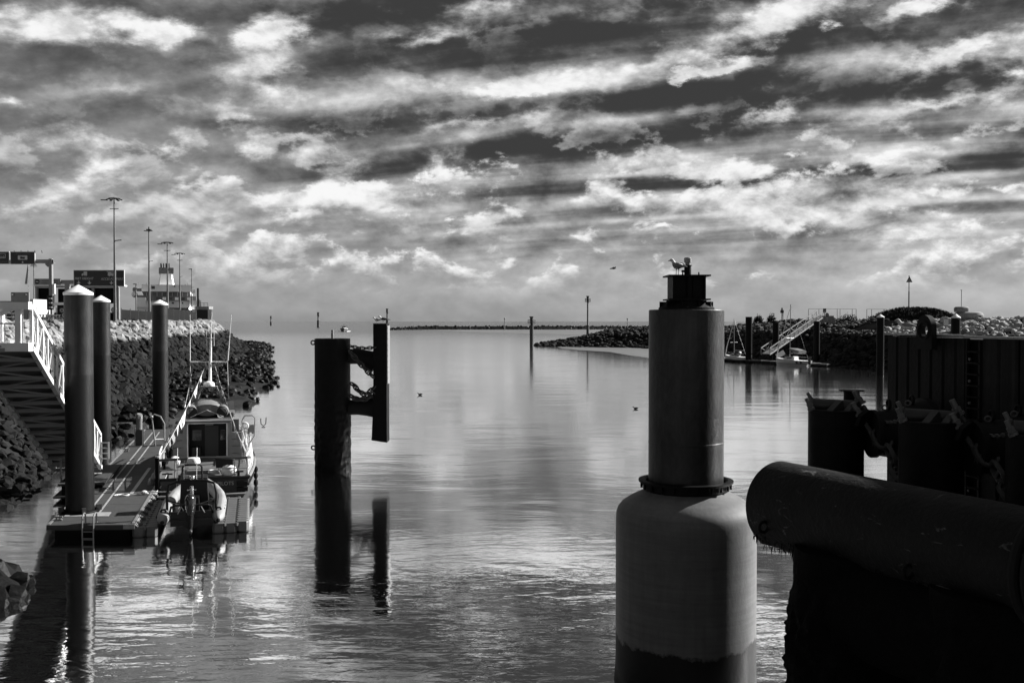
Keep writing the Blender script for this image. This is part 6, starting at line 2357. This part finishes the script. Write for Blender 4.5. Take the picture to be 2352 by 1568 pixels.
for _ in range(260):
    px = r_.uniform(1440, 2360)
    Y = r_.uniform(215, 300) if px > 1700 else 320
    zz = 9.45
    p = None
    best = min(range(len(TOE_R)), key=lambda i: abs(TOE_R[i].x + 15 - px2x(px, TOE_R[i].y)) + (0 if TOE_R[i].y > 100 else 999))
    row = bankr[best]
    k = r_.choice((5, 6, 6, 7, 7, 7))
    p = row[k].lerp(row[k + 1], r_.random())
    spots.append((tuple(p), r_.uniform(.6, 1.6)))
scrub('scrub', 'thin weeds along the crest of the east bank', spots, M['bush_leaf'], 26, .55, 5)
for lab, px, Y, rad, hh, sd_ in (('round dark bush on the crest past the crest fence', 1948, 238, 2.6, 2.2, 6), ('low dark bush beside the sagging wire fence', 2012, 236, 2.8, 1.5, 7),
                                 ('small dark bush on the crest left of the small light tower', 1771, 250, 1.2, 2.3, 8), ('paler bush on the crest at the left end of the shore weeds', 1741, 255, 1.3, 1.8, 9)):
    p = V((px2x(px, Y), Y, zat(733, Y) - hh * .35))
    root = thing('bush', lab, 'bush', p)
    b = MB()
    rr_ = random.Random(sd_)
    for _ in range(800):
        dirv = V((rr_.gauss(0, 1), rr_.gauss(0, 1), abs(rr_.gauss(0, .9)))).normalized()
        k = rr_.uniform(.45, 1.0) * (1 + .3 * fbm(tuple(dirv * 2.0), 3))
        c = V((dirv.x * rad * k, dirv.y * rad * .7 * k, dirv.z * hh * k))
        w = rr_.uniform(.10, .26)
        e1 = V((rr_.gauss(0, 1), rr_.gauss(0, 1), rr_.gauss(0, 1))).normalized() * w
        e2 = V((rr_.gauss(0, 1), rr_.gauss(0, 1), rr_.gauss(0, 1))).normalized() * w
        b.add([c, c + e1, c + e1 + e2, c + e2], [(0, 1, 2, 3)])
    o = obj('foliage', b, M['bush_leaf'], root, smooth=0)
    o['kind'] = 'stuff'
    obj('stem', MB().cyl((0, 0, -.6), (0, 0, hh * .6), .10, .04, n=6).cyl((0, 0, 0), (rad * .4, 0, hh * .6), .06, .02, n=5).cyl((0, 0, 0), (-rad * .4, 0, hh * .5), .06, .02, n=5), M['wood'], root)

# bunker
Y = 190.0
ox = px2x(2238, Y)
bk = thing('bunker', 'squat concrete bunker with an overhanging roof behind the pale boulders', 'bunker', (ox, Y, 0))
X = lambda px: px2x(px, Y) - ox
Zf = lambda py: zat(py, Y)
b = MB().lathe([(2.35, 7.6), (2.35, Zf(731.5)), (2.25, Zf(731.4))], 14, c=(0, 2.4, 0))
obj('wall', b, M['concrete'], bk, smooth=0)
b = MB().lathe([(2.35, Zf(731.3)), (2.62, Zf(730.5)), (2.68, Zf(724)), (2.45, Zf(718.5)), (2.0, Zf(716.3)), (0, Zf(716))], 22, c=(0, 2.4, 0), jitter=lambda a, z: fbm((math.cos(a) * 2, math.sin(a) * 2, z), 3) * .10)
obj('roof', b, M['concrete'], bk)
b = MB().lathe([(1.30, Zf(717)), (1.40, Zf(712)), (1.36, Zf(707)), (1.1, Zf(704.6)), (0, Zf(704))], 22, c=(X(2220), 2.2, 0))
obj('cupola', b, M['concrete'], bk, label='dark weathered cupola')
obj('loophole', MB().box((X(2245), -.02, Zf(746.5)), (.62, .3, .55)), M['black_paint'], bk, smooth=0)
obj('pole', MB().cyl((X(2219.5), 2.2, Zf(705)), (X(2219.5), 2.2, Zf(665.5)), .055, n=8).box((X(2219), 2.2, Zf(665.8)), (.28, .12, .10)), M['mast_steel'], bk)
wb = thing('concrete_block', 'long low concrete ruin right of the bunker', 'ruin', (px2x(2305, 192), 192, 8.0))
obj('wall', MB().box((0, 2, .55), (6.0, 2.5, 1.6)), M['concrete'], wb, smooth=0)
obj('roof', MB().box((-.2, 1.8, 1.50), (6.6, 3.2, .35)), M['concrete'], wb, smooth=0)
obj('doorway', MB().box((-.8, .72, .6), (3.2, .12, .9)), M['black_paint'], wb, smooth=0)
obj('pillar', MB().box((1.9, .4, .85), (1.2, .8, 1.3)), M['concrete'], wb, smooth=0)
p = V((px2x(2173, 180), 180, 8.3))
wx = thing('white_box', 'small white upright cabinet among the pale boulders', 'cabinet', p)
obj('case', MB().box((0, 0, .55), (.62, .5, 1.15)), M['white_paint'], wx, smooth=0)
obj('lid', MB().box((0, 0, 1.15), (.68, .56, .06)), M['grey_paint'], wx, smooth=0)

# day mark with triangle
Y = 228.0
p = V((px2x(2087, Y), Y, zat(714, Y)))
dm = thing('day_mark', 'tall pole with a triangular board on the grassy mound', 'day mark', p)
h = (714 - 633) / FPX * Y
obj('pole', MB().cyl((0, 0, -1), (0, 0, h * .55), .14, n=8).cyl((0, 0, h * .55), (0, 0, h), .10, n=8), M['beacon_dark'], dm)
obj('triangle', MB().prism([(-.66, 0), (.66, 0), (0, 1.25)], V((0, -.10, h - 1.52)), V((1, 0, 0)), V((0, 0, 1)), .05), M['grey_paint'], dm, smooth=0)
obj('triangle_frame', MB().bar((-.68, -.16, h - 1.54), (.68, -.16, h - 1.54), .06).bar((-.68, -.16, h - 1.54), (0, -.16, h - .24), .06).bar((.68, -.16, h - 1.54), (0, -.16, h - .24), .06), M['beacon_dark'], dm, smooth=0)

# small light tower on the crest
Y = 262.0
p = V((px2x(1796, Y), Y, zat(731, Y)))
lt = thing('light_tower', 'small lattice light tower with a dark box on the east crest', 'light tower', p)
obj('column', MB().bar((0, 0, -1), (0, 0, 2.0), .22).bar((.32, 0, -1), (.32, 0, 2.0), .08).bar((-.0, 0, .4), (.32, 0, 1.0), .06).bar((0, 0, 1.0), (.32, 0, 1.6), .06), M['beacon_mid'], lt, smooth=0)
obj('box', MB().box((0, 0, 1.75), (.50 * 1.5, .7, .75)), M['beacon_dark'], lt, smooth=0)
obj('lantern', MB().cyl((0, 0, 2.1), (0, 0, 2.7), .22, n=10), M['beacon_dark'], lt)

# channel beacons
def beacon(label, px, ybase, ytop, Y, r, group, cage=True, split=.5, fat=1.0):
    zb, zt = zat(ybase, Y) if ybase else -.5, zat(ytop, Y)
    root = thing('beacon', label, 'beacon', (px2x(px, Y), Y, min(0, zb)), 0, group)
    z0 = min(0, zb)
    H = zt - z0
    hc = min(2.6 * fat, H * .25)
    zs_ = (H - hc) * split
    obj('pile', MB().cyl((0, 0, 0), (0, 0, zs_), r, n=14), M['beacon_dark'], root)
    obj('pole', MB().cyl((0, 0, zs_), (0, 0, H - hc), r * .62, n=12), M['beacon_mid'] if split < .75 else M['beacon_dark'], root)
    obj('platform', MB().cyl((0, 0, H - hc), (0, 0, H - hc + .12), r * 2.0, n=14), M['beacon_dark'], root)
    if cage:
        for k in range(6):
            a = k * math.pi / 3 + .2
            obj('cage_post', MB().bar((r * 1.9 * math.cos(a), r * 1.9 * math.sin(a), H - hc), (r * 1.9 * math.cos(a), r * 1.9 * math.sin(a), H - hc * .45), .16), M['beacon_dark'], root, smooth=0)
        obj('cage_rail', MB().torus((0, 0, H - hc * .45), r * 1.9, .09, (0, 0, 1), 16, 5).torus((0, 0, H - hc * .72), r * 1.9, .08, (0, 0, 1), 16, 5), M['beacon_dark'], root)
    obj('lantern', MB().cyl((0, 0, H - hc + .1), (0, 0, H - .35), r * .85, n=12).cyl((0, 0, H - .35), (0, 0, H), r * 1.15, n=12), M['beacon_dark'], root)
    return root


beacon('caged light beacon standing in the water at the tip of the spit', 1221, 796, 727, 352, .68, 'channel beacons', True, .95)
beacon('tall slim light beacon rising behind the spit', 1350, 765, 680, 430, .62, 'channel beacons', True, .42)
beacon('smallest dark beacon out at sea, farthest towards the west bank', 622.5, None, 726, 2200, 2.2, 'sea beacons', False, .55, 2)
beacon('dark beacon out at sea left of the returning fishing boat', 731, None, 717.5, 1450, 1.9, 'sea beacons', False, .62, 2)
beacon('dark beacon out at sea directly behind the gulls on the fender board', 889.5, None, 709, 1250, 1.7, 'sea beacons', False, .55, 2)
for px, t, lab in ((1159, 732, 'thin stake on the far breakwater'), (1441, 732.5, 'thin stake on the horizon above the spit')):
    Y = 1040
    sk_ = thing('stake', lab, 'stake', (px2x(px, Y), Y, 0))
    obj('pole', MB().cyl((0, 0, 0), (0, 0, zat(t, Y)), .45, n=6), M['beacon_mid'], sk_)
    obj('knob', MB().ball((0, 0, zat(t, Y)), .9, 8, 6), M['beacon_mid'], sk_)

# fishing boat coming in
Y = 880.0
fbp = V((px2x(790, Y), Y, 0))
fs_ = thing('fishing_boat', 'small fishing boat heading in from the sea, bow towards the viewer', 'fishing boat', fbp, R(8))
vs = []
for (y, hb, zd) in ((-6.5, .3, 3.1), (-4, 2.4, 2.7), (0, 3.2, 2.2), (5, 3.1, 2.1)):
    vs += [V((-hb, y, zd)), V((-hb * .75, y, 0)), V((0, y, -.6)), V((hb * .75, y, 0)), V((hb, y, zd))]
fs = [(i * 5 + k, i * 5 + k + 1, (i + 1) * 5 + k + 1, (i + 1) * 5 + k) for i in range(3) for k in range(4)] + [(15, 16, 17, 18, 19)] + [(i * 5, (i + 1) * 5, (i + 1) * 5 + 4, i * 5 + 4) for i in range(3)] + [(0, 1, 2, 3, 4)]
obj('hull', MB().add(vs, fs), M['dark_paint'], fs_, smooth=0)
obj('wheelhouse', MB().box((0, 1.5, 3.6), (3.2, 3, 2.4)), M['grey_paint'], fs_, smooth=0)
obj('gunwale', MB().loft([(-3.3, 5, 2.25), (-3.3, 0, 2.35), (-2.5, -4, 2.9), (0, -6.7, 3.3), (2.5, -4, 2.9), (3.3, 0, 2.35), (3.3, 5, 2.25)], .22, 6), M['white_paint'], fs_)
obj('mast', MB().cyl((0, 1, 4.6), (0, 1, 7.2), .12, n=6).bar((-2.6, 2, 5.2), (2.6, 2, 5.2), .16).bar((-2.6, 2, 2.2), (-2.6, 2, 5.2), .14).bar((2.6, 2, 2.2), (2.6, 2, 5.2), .14), M['dark_paint'], fs_, smooth=0)
wk = MB()
wk.loft([(-2.6, -6.2, .15), (-3.6, -2, .25), (-5.5, 5, .12)], [.25, .35, .2], 6).loft([(2.6, -6.2, .15), (3.6, -2, .25), (5.5, 5, .12)], [.25, .35, .2], 6)
obj('bow_wave', wk, M['white_paint'], fs_)

# birds
def water_bird(label, px, py, rz, s):
    p = gnd(px, py)
    root = thing('duck', label, 'duck', (p.x, p.y, 0), rz, 'birds on the water')
    obj('body', MB().loft([V(q) * s for q in [(-.34, 0, .14), (-.22, 0, .10), (0, 0, .08), (.16, 0, .09), (.22, 0, .16), (.24, 0, .25), (.30, 0, .28), (.36, 0, .26), (.43, 0, .24)]],
                        [(.02 * s, .02 * s), (.09 * s, .06 * s), (.14 * s, .10 * s), (.10 * s, .08 * s), (.05 * s, .05 * s), (.045 * s, .045 * s), (.055 * s, .055 * s), (.03 * s, .03 * s), (.008 * s, .008 * s)], 10), M['feather_dark'], root, smooth=80)
    for sd in (-1, 1):
        obj('wing', MB().ball((-.06 * s, sd * .12 * s, .14 * s), (.22 * s, .03 * s, .07 * s), 10, 7), M['feather_dark'], root)
    return root


water_bird('dark duck swimming in mid channel nearer the fender dolphin', 965, 907, R(195), .95)
water_bird('dark duck swimming in mid channel close to the tall dark cylinder', 1460, 939, R(160), .85)
p = at(1408, 617, 62)
fb_ = thing('flying_gull', 'lone gull flying low over the channel with spread wings', 'gull', p, R(20))
obj('body', MB().loft([(-.22, 0, 0), (-.1, 0, .01), (.05, 0, .01), (.16, 0, .02), (.24, 0, .015)], [(.03, .01), (.05, .04), (.05, .05), (.035, .035), (.005, .005)], 8), M['feather_dark'], fb_, smooth=80)
for sd in (-1, 1):
    obj('wing', MB().loft([(.05, 0, .03), (.09, sd * .12, .08), (.06, sd * .24, .06), (-.04, sd * .38, -.02)], [(.012, .07), (.010, .06), (.008, .045), (.003, .012)], 8, up=(0, 1, 0)), M['feather_dark'], fb_, smooth=80)
